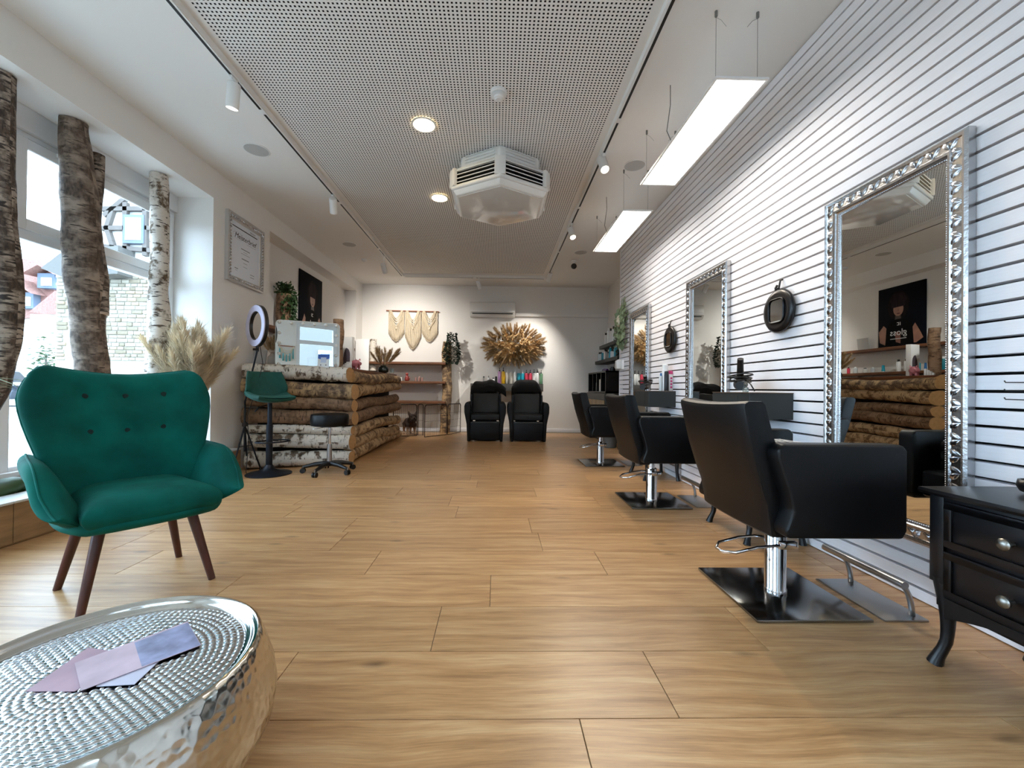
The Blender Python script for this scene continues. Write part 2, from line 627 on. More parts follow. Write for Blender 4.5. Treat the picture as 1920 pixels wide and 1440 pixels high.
def log(name, a, b, ra, rb, seed, barkm, parent=None, **kw):
    me, L, seg, n, ph = log_mesh(a, b, ra, rb, seed, **kw)
    m = bpy.data.meshes.new(name)
    m.from_pydata(me.v, [], me.f)
    m.materials.append(barkm)
    m.materials.append(M_CUT)
    m.polygons.foreach_set('material_index', me.mi)
    ul = m.uv_layers.new(name='UVMap')
    circ = 2 * PI * (ra + rb) / 2
    li = 0
    nb = (n - 1) * seg
    for pi_, poly in enumerate(m.polygons):
        for c in range(poly.loop_total):
            if pi_ < nb:
                i, k = divmod(pi_, seg)
                ii = i + (1 if c in (2, 3) else 0)
                kk = k + (1 if c in (1, 2) else 0)
                ul.data[li].uv = (ph + L * ii / (n - 1), ph + circ * kk / seg)
            else:
                ul.data[li].uv = (0, 0)
            li += 1
    bm = bmesh.new(); bm.from_mesh(m)
    bmesh.ops.recalc_face_normals(bm, faces=bm.faces[:])
    bm.to_mesh(m); bm.free()
    m.polygons.foreach_set('use_smooth', [p.material_index == 0 for p in m.polygons])
    o = bpy.data.objects.new(name, m)
    COL.objects.link(o)
    if parent is not None:
        o.parent = parent
    return o

# ================================================================ the room
WL, WR, SX, BK, FR, CE, PZ = -2.85, 2.34, 1.88, 8.66, -1.6, 3.08, 3.125
WIN = -3.23                     # inner face of the left windows
REV = 4.137                     # end of the window recess
ALC0, ALC1, ALCX = 5.15, 8.28, -3.07
SLAT_END = 6.25
PX0, PX1, PY1 = -1.845, 0.925, 7.98   # recess of the perforated ceiling

# ---- floor of wood-look tiles
floor = structure(MB().box((-3.4, FR, -0.06), (2.6, BK, -0.004)).build('floor', M_GROUT), 'light oak wood-look tile floor of the salon')
TW, TL = 0.2935, 1.2
_full = None
_joint = {0: 0.24, 1: 0.523, 2: -0.222, 3: -0.02, 4: 0.56, 5: 0.27}
for k in range(-10, 26):
    y0, y1 = 1.145 + TW * (k - 1), 1.145 + TW * k
    y0c, y1c = max(y0, FR), min(y1, BK)
    if y1c - y0c < 0.03:
        continue
    xr = SX + 0.03 if y1c <= SLAT_END else WR
    off = _joint.get(k, (k * 0.437 + 0.3 * math.sin(k * 2.1)) % TL)
    x = off - TL * 6
    while x < xr:
        a, b = max(x, -2.84 if y0c < ALC0 else ALCX), min(x + TL, xr)
        if b - a > 0.04:
            g = 0.0013
            fullsize = abs(b - a - TL) < 1e-6 and abs(y1c - y0c - TW) < 1e-6
            if fullsize and _full is not None:
                o = place(_full, 'plank', floor)
            else:
                w2, h2 = (b - a) / 2 - g, (y1c - y0c) / 2 - g
                mb = MB().box((-w2, -h2, -0.006), (w2, h2, 0))
                o = mb.build('plank', M_FLOOR, floor, bevel=0.0008, seg=1)
                if fullsize:
                    _full = o
            o.location = ((a + b) / 2, (y0c + y1c) / 2, 0)
        x += TL

# ---- walls
m = MB()
m.box((-3.45, REV, -.06), (WL, ALC0, CE)).box((-3.45, FR, 2.79), (WL, REV, CE)).box((-3.45, ALC0, -.06), (ALCX, ALC1, 2.85))
m.box((-3.45, ALC0, 2.85), (WL, ALC1, CE)).box((-3.45, ALC1, -.06), (WL, BK, CE)).box((-3.45, FR, 0), (WL, -0.1, 2.79))
m.box((-3.45, -0.1, -0.05), (WIN, REV, 0.30))
structure(m.build('wall_left', M_WALL, fix=False), 'white plastered window wall with recess and alcove')
structure(MB().box((-3.45, BK, -.06), (2.6, BK + 0.15, CE + .12)).build('wall_back', M_WALL), 'plain white back wall behind the wash chairs')
m = MB().box((WR, SLAT_END, -.06), (2.6, BK, CE))
structure(m.build('wall_right_rear', M_WALL), 'white side wall with dark shelves beside the back wall')
m = MB().box((-3.45, FR - 0.15, -.06), (-2.5, FR, CE)).box((-2.5, FR - 0.15, 2.6), (2.6, FR, CE)).box((-2.5, FR - 0.15, -.06), (-0.5, FR, 0.45))
m.box((-0.5, FR - 0.15, -.06), (0.0, FR, 2.6)).box((1.1, FR - 0.15, -.06), (2.6, FR, 2.6))
structure(m.build('wall_front', M_WALL, fix=False), 'white street-side front wall')
wr = structure(MB().box((SX + 0.05, FR, -.06), (2.6, SLAT_END, CE)).build('wall_right', M_VOID), 'wall of white horizontal wooden slats with dark gaps')
# slats: pitch 67.2 mm, gap 9 mm
SP, SG = 0.0672, 0.0115
z = -0.018
_s = None
sy0, sy1 = FR, SLAT_END
while z < CE:
    z0, z1 = max(z + SG, 0.004), min(z + SP, CE)
    if z1 - z0 > 0.01:
        fs = abs((z1 - z0) - (SP - SG)) < 1e-6
        if fs and _s is not None:
            o = place(_s, 'slat', wr)
        else:
            h = (z1 - z0) / 2
            o = MB().box((SX, sy0, -h), (SX + 0.05, sy1, h)).build('slat', M_SLAT, wr, bevel=0.0012, seg=1)
            if fs:
                _s = o
        o.location = (0, rnd(-0.002, 0.0), (z0 + z1) / 2)
    z += SP
structure(MB().box((SX - 0.004, SLAT_END, 0), (2.6, SLAT_END + 0.02, CE)).build('trim_1', M_SLAT), 'white end board closing the slat wall')
structure(MB().box((WL, BK - 0.014, 0), (WR, BK, 0.075)).build('baseboard_back', M_SLAT, bevel=0.003), 'white baseboard along the back wall')
structure(MB().box((WR - 0.014, SLAT_END + 0.02, 0), (WR, BK - 0.014, 0.075)).build('baseboard_right', M_SLAT, bevel=0.003), 'white baseboard of the side wall')

# ---- ceiling: plain border and the recessed perforated field
m = MB()
m.box((-3.45, FR, CE), (PX0, BK, CE + 0.12)).box((PX1, FR, CE), (2.6, BK, CE + 0.12)).box((PX0, PY1, CE), (PX1, BK, CE + 0.12))
m.box((PX0, FR, PZ + 0.04), (PX1, PY1, CE + 0.12), mi=1)
ceil = structure(m.build('ceiling', [M_CEIL, M_VOID], fix=False), 'white ceiling border around the perforated field')
pit, hole = 0.0254, 0.0118
mx0, mx1, my0, my1 = PX0 + 0.05, PX1 - 0.05, FR + 0.04, PY1 - 0.06
nx, ny = int((mx1 - mx0) / pit), int((my1 - my0) / pit)
xs = np.sort(np.concatenate([[PX0], mx0 + pit * np.arange(nx) + (pit - hole) / 2, mx0 + pit * np.arange(nx) + (pit + hole) / 2, [PX1]]))
ys = np.sort(np.concatenate([[FR], my0 + pit * np.arange(ny) + (pit - hole) / 2, my0 + pit * np.arange(ny) + (pit + hole) / 2, [PY1]]))
X, Y = np.meshgrid(xs, ys)
V = np.stack([X.ravel(), Y.ravel(), np.full(X.size, PZ)], 1)
A, B = len(xs), len(ys)
ii, jj = np.meshgrid(np.arange(A - 1), np.arange(B - 1))
keep = ~((ii % 2 == 1) & (jj % 2 == 1))
i0 = (jj * A + ii)[keep]
Q = np.stack([i0, i0 + A, i0 + A + 1, i0 + 1], 1)
me = bpy.data.meshes.new('ceiling_panel')
me.vertices.add(len(V)); me.vertices.foreach_set('co', V.ravel())
me.loops.add(Q.size); me.loops.foreach_set('vertex_index', Q.ravel())
me.polygons.add(len(Q)); me.polygons.foreach_set('loop_start', np.arange(0, Q.size, 4))
me.update(calc_edges=True)
me.materials.append(M_PERF)
po = bpy.data.objects.new('ceiling_panel', me); COL.objects.link(po); po.parent = ceil
po['kind'] = 'stuff'

# ---- lighting track set into the edge of the recess
M_SLOT = mat('track_slot', '#0a0b0f', 0.5)


def track(label, a, b):
    """white aluminium rail with a black slot along x or y, in short lengths"""
    t = thing('track_rail', label, 'track', (0, 0, 0), 0, 'lighting rails around the perforated ceiling')
    ax = 1 if abs(b[1] - a[1]) > abs(b[0] - a[0]) else 0
    L = b[ax] - a[ax]
    w = 0.021
    lo = [a[0] - w, a[1], CE - 0.006] if ax else [a[0], a[1] - w, CE - 0.006]
    hi = [b[0] + w, b[1], CE] if ax else [b[0], b[1] + w, CE]
    MB().box(lo, hi).build('rail', M_WHITE, t)
    n = max(1, round(L / 1.6))
    for i in range(n):
        u0, u1 = a[ax] + L * i / n + 0.03, a[ax] + L * (i + 1) / n - 0.03
        lo = [a[0] - 0.009, u0, CE - 0.0075] if ax else [u0, a[1] - 0.009, CE - 0.0075]
        hi = [a[0] + 0.009, u1, CE - 0.0058] if ax else [u1, a[1] + 0.009, CE - 0.0058]
        MB().box(lo, hi).build('slot', M_SLOT, t)
    return t


track('white track rail with black slot on the window side of the perforated ceiling', (PX0 - 0.025, FR + 0.1, CE), (PX0 - 0.025, PY1 + 0.02, CE))
track('white track rail with black slot between perforated ceiling and slat wall', (PX1 + 0.025, FR + 0.1, CE), (PX1 + 0.025, PY1 + 0.02, CE))
track('white track rail at the far end of the perforated ceiling', (PX0, PY1 + 0.03, CE), (PX1, PY1 + 0.03, CE))


# ---- windows in the left wall
def window(n, y0, y1):
    w = bpy.data.objects.new('window_%d' % n, None)
    COL.objects.link(w)
    structure(w, 'white plastic shop window with tilting top light')
    x0, x1 = WIN - 0.07, WIN
    m = MB()
    zb, zt, t0, t1 = 0.30, 2.63, 1.90, 1.97
    m.box((x0, y0, zb), (x1, y0 + 0.06, zt)).box((x0, y1 - 0.06, zb), (x1, y1, zt))
    m.box((x0, y0 + 0.06, zb), (x1, y1 - 0.06, zb + 0.06)).box((x0, y0 + 0.06, zt - 0.06), (x1, y1 - 0.06, zt))
    m.box((x0, y0 + 0.06, t0), (x1, y1 - 0.06, t1))
    m.build('window_frame', M_PVC, w, bevel=0.004, seg=1)
    # tilting sash
    s0, s1, sz0, sz1 = y0 + 0.045, y1 - 0.045, 1.965, 2.585
    q = 0.075
    m = MB()
    xa, xb = x1 + 0.001, x1 + 0.022
    m.box((xa, s0, sz0), (xb, s0 + q, sz1)).box((xa, s1 - q, sz0), (xb, s1, sz1))
    m.box((xa, s0 + q, sz0), (xb, s1 - q, sz0 + q)).box((xa, s0 + q, sz1 - q), (xb, s1 - q, sz1))
    sa = m.build('sash', M_PVC, w, bevel=0.004, seg=1)
    m = MB()
    m.box((xa - 0.012, s0 + q - 0.012, sz0 + q - 0.012), (xa - 0.006, s1 - q + 0.012, sz1 - q + 0.012))
    m.build('pane', M_GLASS, sa)
    m = MB().box((xb, s0 + 0.25, sz1 - 0.03), (xb + 0.016, s0 + 0.55, sz1 - 0.004))
    m.build('opener', M_WHITE, sa, bevel=0.004)
    MB().box((x0 + 0.03, y0 + 0.05, zb + 0.05), (x0 + 0.036, y1 - 0.05, t0 + 0.01)).build('pane', M_GLASS, w)
    return w


_wy = [2.72, 1.31, -0.1]
window(1, 2.72, REV)
window(2, 1.31, 2.72)
window(3, -0.1, 1.31)
structure(MB().box((-3.44, -0.1, 2.63), (WIN + 0.03, REV, 2.79)).build('trim_2', M_PVC, bevel=0.004), 'white shutter box above the shop windows')
# front: glazed door and window behind the camera
d = bpy.data.objects.new('door_1', None); COL.objects.link(d); structure(d, 'white framed glass entrance door')
m = MB().box((0.0, FR - 0.1, 0), (0.1, FR - 0.03, 2.6)).box((1.0, FR - 0.1, 0), (1.1, FR - 0.03, 2.6)).box((0.1, FR - 0.1, 0), (1.0, FR - 0.03, 0.12))
m.box((0.1, FR - 0.1, 2.05), (1.0, FR - 0.03, 2.15)).box((0.1, FR - 0.1, 2.5), (1.0, FR - 0.03, 2.6))
m.build('door_frame', M_PVC, d, fix=False)
MB().box((0.1, FR - 0.07, 0.12), (1.0, FR - 0.064, 2.05)).build('pane', M_GLASS, d)
MB().box((0.1, FR - 0.07, 2.15), (1.0, FR - 0.064, 2.5)).build('pane', M_GLASS, d)
d = bpy.data.objects.new('window_4', None); COL.objects.link(d); structure(d, 'white framed window of the street front')
m = MB().box((-2.5, FR - 0.1, 0.45), (-2.43, FR - 0.03, 2.6)).box((-0.57, FR - 0.1, 0.45), (-0.5, FR - 0.03, 2.6)).box((-2.43, FR - 0.1, 0.45), (-0.57, FR - 0.03, 0.52))
m.box((-2.43, FR - 0.1, 2.53), (-0.57, FR - 0.03, 2.6)).box((-2.43, FR - 0.1, 1.95), (-0.57, FR - 0.03, 2.02))
m.build('window_frame', M_PVC, d, fix=False)
MB().box((-2.43, FR - 0.07, 0.52), (-0.57, FR - 0.064, 1.95)).build('pane', M_GLASS, d)
MB().box((-2.43, FR - 0.07, 2.02), (-0.57, FR - 0.064, 2.53)).build('pane', M_GLASS, d)

# ---- the tiled ledge in front of the windows, with its planted gravel trough
M_LEDGE = mat('brown_wood_tile', '#8f6f4c', 0.5, var=0.35, vscale=3, bump=0.08, bscale=30, aniso_scale=(1, 1.2, 6))
M_LTOP = mat('pale_stone_top', '#cdd0cf', 0.4, var=0.06, vscale=8, aniso_scale=(8, 1, 1))
LX, LY1 = -2.73, 4.44
ledge = bpy.data.objects.new('window_sill', None); COL.objects.link(ledge)
structure(ledge, 'low tiled ledge with pale top below the shop windows')
m = MB().box((LX - 0.19, -0.1, 0), (LX - 0.012, LY1, 0.232)).box((WL, REV, 0), (LX - 0.012, LY1, 0.232))
m.build('core', M_LEDGE, ledge, fix=False)
yy = -0.1
ends = [0.55, 1.15, 1.78, 2.38, 2.98, 3.58, LY1]
for e in ends:
    MB().box((LX - 0.012, yy + 0.0015, 0.012), (LX, e - 0.0015, 0.236)).build('tile', M_LEDGE, ledge, bevel=0.001, seg=1)
    MB().box((LX - 0.19, yy + 0.001, 0.236), (LX + 0.004, e - 0.001, 0.25)).build('top_tile', M_LTOP, ledge, bevel=0.002, seg=1)
    yy = e
M_SOIL = mat('trough_bed', '#9b9288', 0.95, var=0.4, vscale=60)
MB().box((WIN, -0.1, 0.02), (LX - 0.19, REV, 0.215)).build('trough_bed', M_SOIL, ledge)
structure(MB().box((WIN - 0.0, -0.1, 0.30), (WIN + 0.045, REV, 0.33)).build('trim_3', M_PVC, bevel=0.004), 'white inner window board')

# gravel: bark chips and white pebbles
M_CHIP = mat('bark_chip', '#4a3a33', 0.9, var=0.5, vscale=30)
M_PEB = mat('white_pebble', '#cfcac4', 0.7, var=0.2, vscale=30)
m = MB()
rg = random.Random(3)
for i in range(1500):
    y = rg.uniform(0.2, REV - 0.05)
    x = rg.uniform(WIN + 0.06, LX - 0.2)
    s = rg.uniform(0.012, 0.028)
    e = Matrix.Rotation(rg.uniform(0, PI), 3, 'Z') @ Matrix.Rotation(rg.uniform(-.7, .7), 3, 'X')
    vs = [e @ Vector(p) for p in ((-s, -s * .6, 0), (s, -s * .5, 0), (s * .8, s * .6, 0), (-s * .7, s * .55, 0), (0, 0, s * rg.uniform(.4, .8)), (0, 0, -s * .4))]
    vs = [p + Vector((x, y, 0.222 + rg.uniform(0, 0.018))) for p in vs]
    m.add(vs, [(0, 1, 4), (1, 2, 4), (2, 3, 4), (3, 0, 4), (1, 0, 5), (2, 1, 5), (3, 2, 5), (0, 3, 5)], 0 if rg.random() < .6 else 1)
o = m.build('gravel', [M_CHIP, M_PEB], fix=False)
tag(o, 'bark chips and white pebbles in the window trough', 'gravel', kind='stuff')

# ================================================================ outside
M_PAVE = mat('pale_paving', '#b3b0aa', 0.8, var=0.08, vscale=3)
structure(MB().box((-80, -60, -0.1), (-3.45, 90, -0.02)).build('street', M_PAVE), 'bright paved street outside the windows')
structure(MB().box((-80, -60, -0.1), (60, FR - 0.15, -0.02)).build('pavement', M_PAVE), 'pavement before the street front')
M_STRIPE = mat('kerb_stone', '#8f96a6', 0.7)
for i, xk in enumerate((-3.9, -4.6)):
    structure(MB().box((xk - 0.1, -20, -0.02), (xk, 40, 0.0 + 0.03 * i)).build('kerb', M_STRIPE, bevel=0.01), 'narrow grey kerb stone line along the shop front' if i == 0 else 'second grey kerb line nearer the roadway')

M_STONE = [mat('sandstone_%d' % i, c, 0.85, bump=0.3, bscale=12, var=0.12, vscale=4) for i, c in
           enumerate(('#968f81', '#857c6c', '#a39b8c', '#786d5b', '#8f7f69'))]
M_MORT = mat('mortar', '#a49d90', 0.95)
M_PLAST = mat('white_infill_plaster', '#c9c7c3', 0.9)
M_BEAM = mat('dark_timber', '#5b544f', 0.8)
M_ROOF = mat('red_roof_tile', '#8b655c', 0.8, var=0.25, vscale=10)
M_HOUSE = mat('white_render', '#b5b1aa', 0.9)
M_HOUSEG = mat('grey_render', '#6f6d69', 0.9)
M_BLUE = mat('slate_cladding', '#5d6a7d', 0.7)
M_PANE = mat('dark_window_pane', '#7d93ab', 0.1)
M_WFRAME = mat('white_window_frame', '#eceff2', 0.5)

# stone house facing us, timber framing above
SY = 20.0
pL, pR = P(103, 600, y=SY).x, P(300, 600, y=SY).x + 6
zt = P(200, 497, y=SY).z
sb = thing('stone_building', 'rubble stone house with timber framed upper floor across the street', 'building', ((pL + pR) / 2, SY, 0))
ox = (pL + pR) / 2
MB().box((pL - ox, 0.05, 0), (pR - ox, 6, zt)).build('wall', M_MORT, sb)
wall = [c for c in kids(sb) if c.name.startswith('wall')][0]
_stones = []
rg = random.Random(5)
for w, h in ((.42, .15), (.34, .13), (.5, .17), (.28, .14), (.38, .18), (.24, .12)):
    for q in range(2):
        b = MB()
        b.box((-w / 2, -0.02, -h / 2), (w / 2, 0.1, h / 2))
        o = b.build('stone', M_STONE[rg.randrange(5)], wall, bevel=0.022, seg=1)
        o.location = (0, 0, 0)
        _stones.append((w, h, o))
z = 2.05
cnt = 0
first = {}
while z < zt - 0.1:
    hh = rg.choice((0.15, 0.17, 0.19))
    x = pL - ox + rg.uniform(0, .1)
    while x < P(292, 600, y=SY).x - ox:
        w, h, src = rg.choice(_stones)
        sc = (1, 1, (hh - 0.02) / h)
        cx = x + w / 2
        # only where the panes show it
        px = 932 + F * (cx + ox) / SY
        show = (px < 138 or px > 186)
        if show and cnt < 290:
            if src.name in first:
                place(src, 'stone', wall, (cx, rg.uniform(-.015, .01), z + hh / 2), (0, 0, 0), sc)
            else:
                src.location = (cx, 0, z + hh / 2); src.scale = sc
                first[src.name] = 1
            cnt += 1
        x += w + 0.025
    z += hh + 0.015
for w, h, src in _stones:
    if src.name not in first:
        bpy.data.objects.remove(src, do_unlink=True)
# timber framed storey
zu = zt + 5.2
MB().box((P(160, 400, y=SY).x - ox, 0.1, zt), (pR - ox, 6, zu)).build('upper_wall', M_PLAST, sb)


def beam(a, b, w=0.2):
    A, B = P(a[0], a[1], y=SY), P(b[0], b[1], y=SY)
    d = (B - A); L = d.length
    rot = Matrix.Rotation(-math.atan2(d.z, d.x), 3, 'Y')
    c = (A + B) / 2 - Vector((ox, SY, 0)) + Vector((0, 0.02, 0))
    MB().box((c.x - L / 2, c.y - 0.1, c.z - w / 2), (c.x + L / 2, c.y + 0.1, c.z + w / 2), rot=rot, ctr=c).build('beam', M_BEAM, sb)


for a, b in (((190, 392), (330, 392)), ((190, 428), (330, 428)), ((190, 462), (330, 474)), ((236, 380), (236, 470)), ((273, 370), (273, 480)),
             ((200, 425), (215, 470)), ((212, 392), (200, 430)), ((196, 405), (235, 372)), ((308, 380), (308, 480)), ((190, 500), (330, 500))):
    beam(a, b)
a, b = P(240, 410, y=SY), P(268, 452, y=SY)
wn = MB().box((a.x - ox - .12, -0.12, b.z - .15), (b.x - ox + .12, 0.1, a.z + .15)).build('window', M_BLUE, sb)
MB().box((a.x - ox, -0.15, b.z), (b.x - ox, -0.11, a.z)).build('window_frame', M_WFRAME, wn)
for k in (0, 1):
    xa = a.x - ox + .07 + k * ((b.x - a.x) / 2)
    MB().box((xa, -0.17, b.z + .08), (xa + (b.x - a.x) / 2 - .14, -0.145, a.z - .4)).build('pane', M_PANE, wn)
# eave of its side wing
e0, e1 = P(85, 505, y=SY - .6), P(130, 470, y=SY - .6)
m = MB().prism([(e0.x - ox, e0.z), (e1.x - ox, e1.z), (e1.x - ox + 2.4, e1.z + .2), (e1.x - ox + 2.4, e0.z - .2), (e0.x - ox + .9, e0.z - .35)], 'y', -.8, 2)
m.build('eave', M_GREYL, sb)

# red-roofed houses further left
HY = 30.0


def house(label, quad_roof, wall_rect, depth, wins=(), dy=0.0, dormer=None):
    c = P((wall_rect[0] + wall_rect[2]) / 2, 730, y=HY + dy)
    h = thing('house', label, 'building', (c.x, HY + dy, 0))
    q = [P(x, y, y=HY + dy) for x, y in quad_roof]
    m = MB()
    n = len(q)
    vs = [(p.x - c.x, 0.0, p.z) for p in q] + [(p.x - c.x, depth, p.z + .4) for p in q]
    m.add(vs, [tuple(range(n)), tuple(range(2 * n - 1, n - 1, -1))] + [(i, (i + 1) % n, n + (i + 1) % n, n + i) for i in range(n)])
    m.build('roof', M_ROOF, h)
    # tile courses
    zs0, zs1 = min(p.z for p in q), max(p.z for p in q)
    a, b = P(wall_rect[0], wall_rect[1], y=HY + dy), P(wall_rect[2], wall_rect[3], y=HY + dy)
    MB().box((a.x - c.x, 0.15, 0), (b.x - c.x, depth, a.z)).build('wall', M_HOUSE, h)
    for r, mt in wins:
        a, b = P(r[0], r[1], y=HY + dy), P(r[2], r[3], y=HY + dy)
        w = MB().box((a.x - c.x, -0.15, b.z), (b.x - c.x, 0.16, a.z)).build('window', M_WFRAME, h, bevel=0.03, seg=1)
        MB().box((a.x - c.x + .2, -0.19, b.z + .2), (b.x - c.x - .2, -0.14, a.z - .2)).build('pane', mt, w)
    if dormer:
        for d in dormer:
            a, b = P(d[0], d[1], y=HY + dy - .5), P(d[2], d[3], y=HY + dy - .5)
            dd = MB().box((a.x - c.x, -0.5, b.z), (b.x - c.x, 2, a.z)).build('dormer', M_BLUE, h)
            mid = (a.x + b.x) / 2 - c.x
            MB().prism([(a.x - c.x - .5, a.z - .2), (mid, a.z + .9), (b.x - c.x + .5, a.z - .2), (mid, a.z + .45)], 'y', -1.1, 2).build('roof', M_ROOF, dd)
            wx0, wx1 = a.x - c.x + (b.x - a.x) * .3, a.x - c.x + (b.x - a.x) * .85
            MB().box((wx0, -0.6, b.z + .15), (wx1, -0.48, a.z - .35)).build('window', M_WFRAME, dd)
            MB().box((wx0 + .2, -0.64, b.z + .3), (wx1 - .2, -0.58, a.z - .8)).build('pane', M_PANE, dd)
    return h


house('white house with large red tiled roof and two blue dormers', [(10, 482), (75, 488), (100, 500), (100, 592), (10, 600)], (8, 575, 104, 740), 6, (),
      2.0, [(70, 512, 102, 540), (34, 548, 62, 578)])
house('low white annex with red lean-to roof next to the stone house', [(54, 585), (103, 545), (103, 590)], (52, 588, 104, 720), 2.5,
      [((26, 660, 40, 690), M_PANE)], -3.0)
# unseen house added behind the camera, keeps bright sky out of the mirror reflection
ob_ = thing('house', 'grey rendered house added opposite the entrance to block the sky in mirror reflections', 'building', (2, -13, 0))
MB().box((-9, -6, 0), (9, 0, 8.5)).build('wall', M_HOUSEG, ob_)
for k in range(6):
    for zz in (1.2, 4.6):
        w = MB().box((-7.9 + k * 2.8, -.02, zz), (-6.7 + k * 2.8, .08, zz + 1.7)).build('window', M_WFRAME, ob_)
        MB().box((-7.8 + k * 2.8, .08, zz + .1), (-6.8 + k * 2.8, .1, zz + 1.6)).build('pane', M_PANE, w)
# garden shrub and parked car
o = MB()
rg = random.Random(9)
c = P(86, 668, y=26)
for i in range(260):
    p = Vector((rg.gauss(0, .35), rg.gauss(0, .3), abs(rg.gauss(0, .9))))
    s = rg.uniform(.08, .16)
    e = Matrix.Rotation(rg.uniform(0, PI), 3, 'Z') @ Matrix.Rotation(rg.uniform(-1, 1), 3, 'X')
    o.add([e @ Vector(v) + p for v in ((-s, 0, 0), (0, -s * .5, 0), (s, 0, 0), (0, s * .5, 0))], [(0, 1, 2, 3)])
ob = o.build('climbing_shrub', M_LEAF, fix=False)
ob.location = (c.x, 26, c.z - 1.0)
tg = thing('shrub', 'thin green climbing shrub against the white annex', 'shrub', (c.x, 26, 0))
ob.parent = tg; ob.name = 'foliage'; ob.location = (0, 0, c.z - 1.0); stuffpart(ob)
MB().tube([(0, 0, 0), (.05, 0, c.z * .5), (0, 0, c.z)], .05, 6).build('stem', M_BEAM, tg)

cc = P(26, 722, y=17)
car = thing('car', 'small dark car parked across the street', 'car', (cc.x - 1.2, 17, -0.02))
M_CAR = mat('dark_car_paint', '#2c3542', 0.25, 0.3, coat=0.6)
MB().prism([(-2.0, .3), (2.0, .3), (2.05, .62), (1.85, .85), (1.0, .95), (.55, 1.42), (-1.1, 1.45), (-1.75, 1.0), (-2.05, .85)], 'y', -.8, .8).build('body', M_CAR, car, bevel=0.06)
MB().prism([(.88, .98), (.5, 1.36), (-1.0, 1.38), (-1.5, 1.0)], 'y', -.815, .815).build('side_window', M_PANE, car)
for wx in (-1.25, 1.25):
    for wy in (-.72, .72):
        w = MB().tube([(wx, wy - .1, .31), (wx, wy + .1, .31)], .31, 18).build('wheel', M_BLACKP, car)
        MB().tube([(wx, wy - .105, .31), (wx, wy + .105, .31)], .18, 12).build('hub', M_STEEL, w)

# ================================================================ ceiling fixtures
M_LED = emit_mat('led_diffuser', '#fffaf3', LED_STRENGTH)
M_DOWN = emit_mat('downlight_diffuser', '#ffdca0', 26.0)
M_SPOTF = emit_mat('spot_lens', '#fff0d8', 12.0)
M_WIRE = mat('steel_wire', '#7c7c78', 0.5, 0.6)
M_GRILLE = mat('speaker_grille', '#b9b8b5', 0.8)


def led_panel(label, y0):
    x0, x1, y1, zz = 1.193, 1.493, y0 + 1.2, 2.653
    t = thing('pendant_panel_light', label, 'lamp', ((x0 + x1) / 2, (y0 + y1) / 2, zz), 0, 'pendant panel lights before the slat wall')
    hx, hy = (x1 - x0) / 2, 0.6
    m = MB()
    m.box((-hx, -hy, 0), (-hx + .014, hy, .012)).box((hx - .014, -hy, 0), (hx, hy, .012)).box((-hx + .014, -hy, 0), (hx - .014, -hy + .014, .012)).box((-hx + .014, hy - .014, 0), (hx - .014, hy, .012))
    m.build('frame', M_WHITE, t, fix=False)
    MB().box((-hx + .014, -hy + .014, .009), (hx - .014, hy - .014, .012)).build('back_plate', M_WHITE, t)
    MB().box((-hx + .014, -hy + .014, .0025), (hx - .014, hy - .014, .008)).build('diffuser', M_LED, t)
    hh = CE - zz
    for sx in (-1, 1):
        for sy in (-1, 1):
            x, y = sx * (hx - .03), sy * (hy - .06)
            w = MB().tube([(x, y, .012), (x, y, hh - .03)], .0012, 5).build('wire', M_WIRE, t)
            MB().lathe([(.004, -.035), (.008, -.03), (.008, 0)], (x, y, hh), 10).build('ceiling_clip', M_WIRE, w)
            MB().tube([(x, y, hh - .035), (x - sx * .03, y, hh - .05), (x - sx * .06, y, hh - .085)], .001, 4).build('wire_tail', M_WIRE, w)
    MB().tube([(-hx + .02, .02, .012), (-hx + .0, .06, .12), (-hx + .02, .05, .3), (-hx + .01, .03, hh)], .003, 6).build('power_cord', M_WIRE, t)
    return t


led_panel('glowing flat white panel lamp hung on wires nearest the camera', 2.235)
led_panel('glowing flat white panel lamp hung further back by the middle mirror', 3.93)


def spot(label, px, py, aim, power, lit=True, zz=2.955, col=(1.0, 0.86, 0.68), size=75, xs=None):
    c = P(px, py, z=zz)
    if xs is not None:
        c = P(px, py, x=xs)
    t = thing('track_spotlight', label, 'spotlight', c, 0, 'white track spotlights')
    MB().box((-.012, -.035, CE - c.z - .03), (.012, .035, CE - c.z - .008)).build('adapter', M_WHITE, t, bevel=.004)
    d = (Vector(aim) - c).normalized()
    q = d.to_track_quat('-Z', 'Y')
    R = q.to_matrix()
    m = MB()
    m.lathe([(.0, .082), (.036, .082), (.041, .076), (.041, -.082), (.036, -.082), (.034, -.062), (0, -.062)], (0, 0, 0), 20)
    m.v = [tuple(R @ Vector(p)) for p in m.v]
    m.build('head', M_WHITE, t, smooth='auto')
    m = MB().lathe([(0, -.066), (.0335, -.066), (.0335, -.062), (0, -.062)], (0, 0, 0), 20)
    m.v = [tuple(R @ Vector(p)) for p in m.v]
    m.build('lens', M_SPOTF if lit else M_BLACKP, t)
    MB().tube([(0, 0, CE - c.z - .02), (0, 0, .03)], .006, 8).build('stem', M_WHITE, t)
    if power:
        l = bpy.data.lights.new('spot_lamp', 'SPOT')
        l.energy = power
        l.color = col
        l.spot_size = math.radians(size)
        l.spot_blend = 0.9
        l.shadow_soft_size = 0.03
        lo = bpy.data.objects.new('spot_lamp', l)
        COL.objects.link(lo)
        lo.parent = t
        lo.matrix_local = Matrix.Translation(d * 0.078) @ R.to_4x4()
    return t


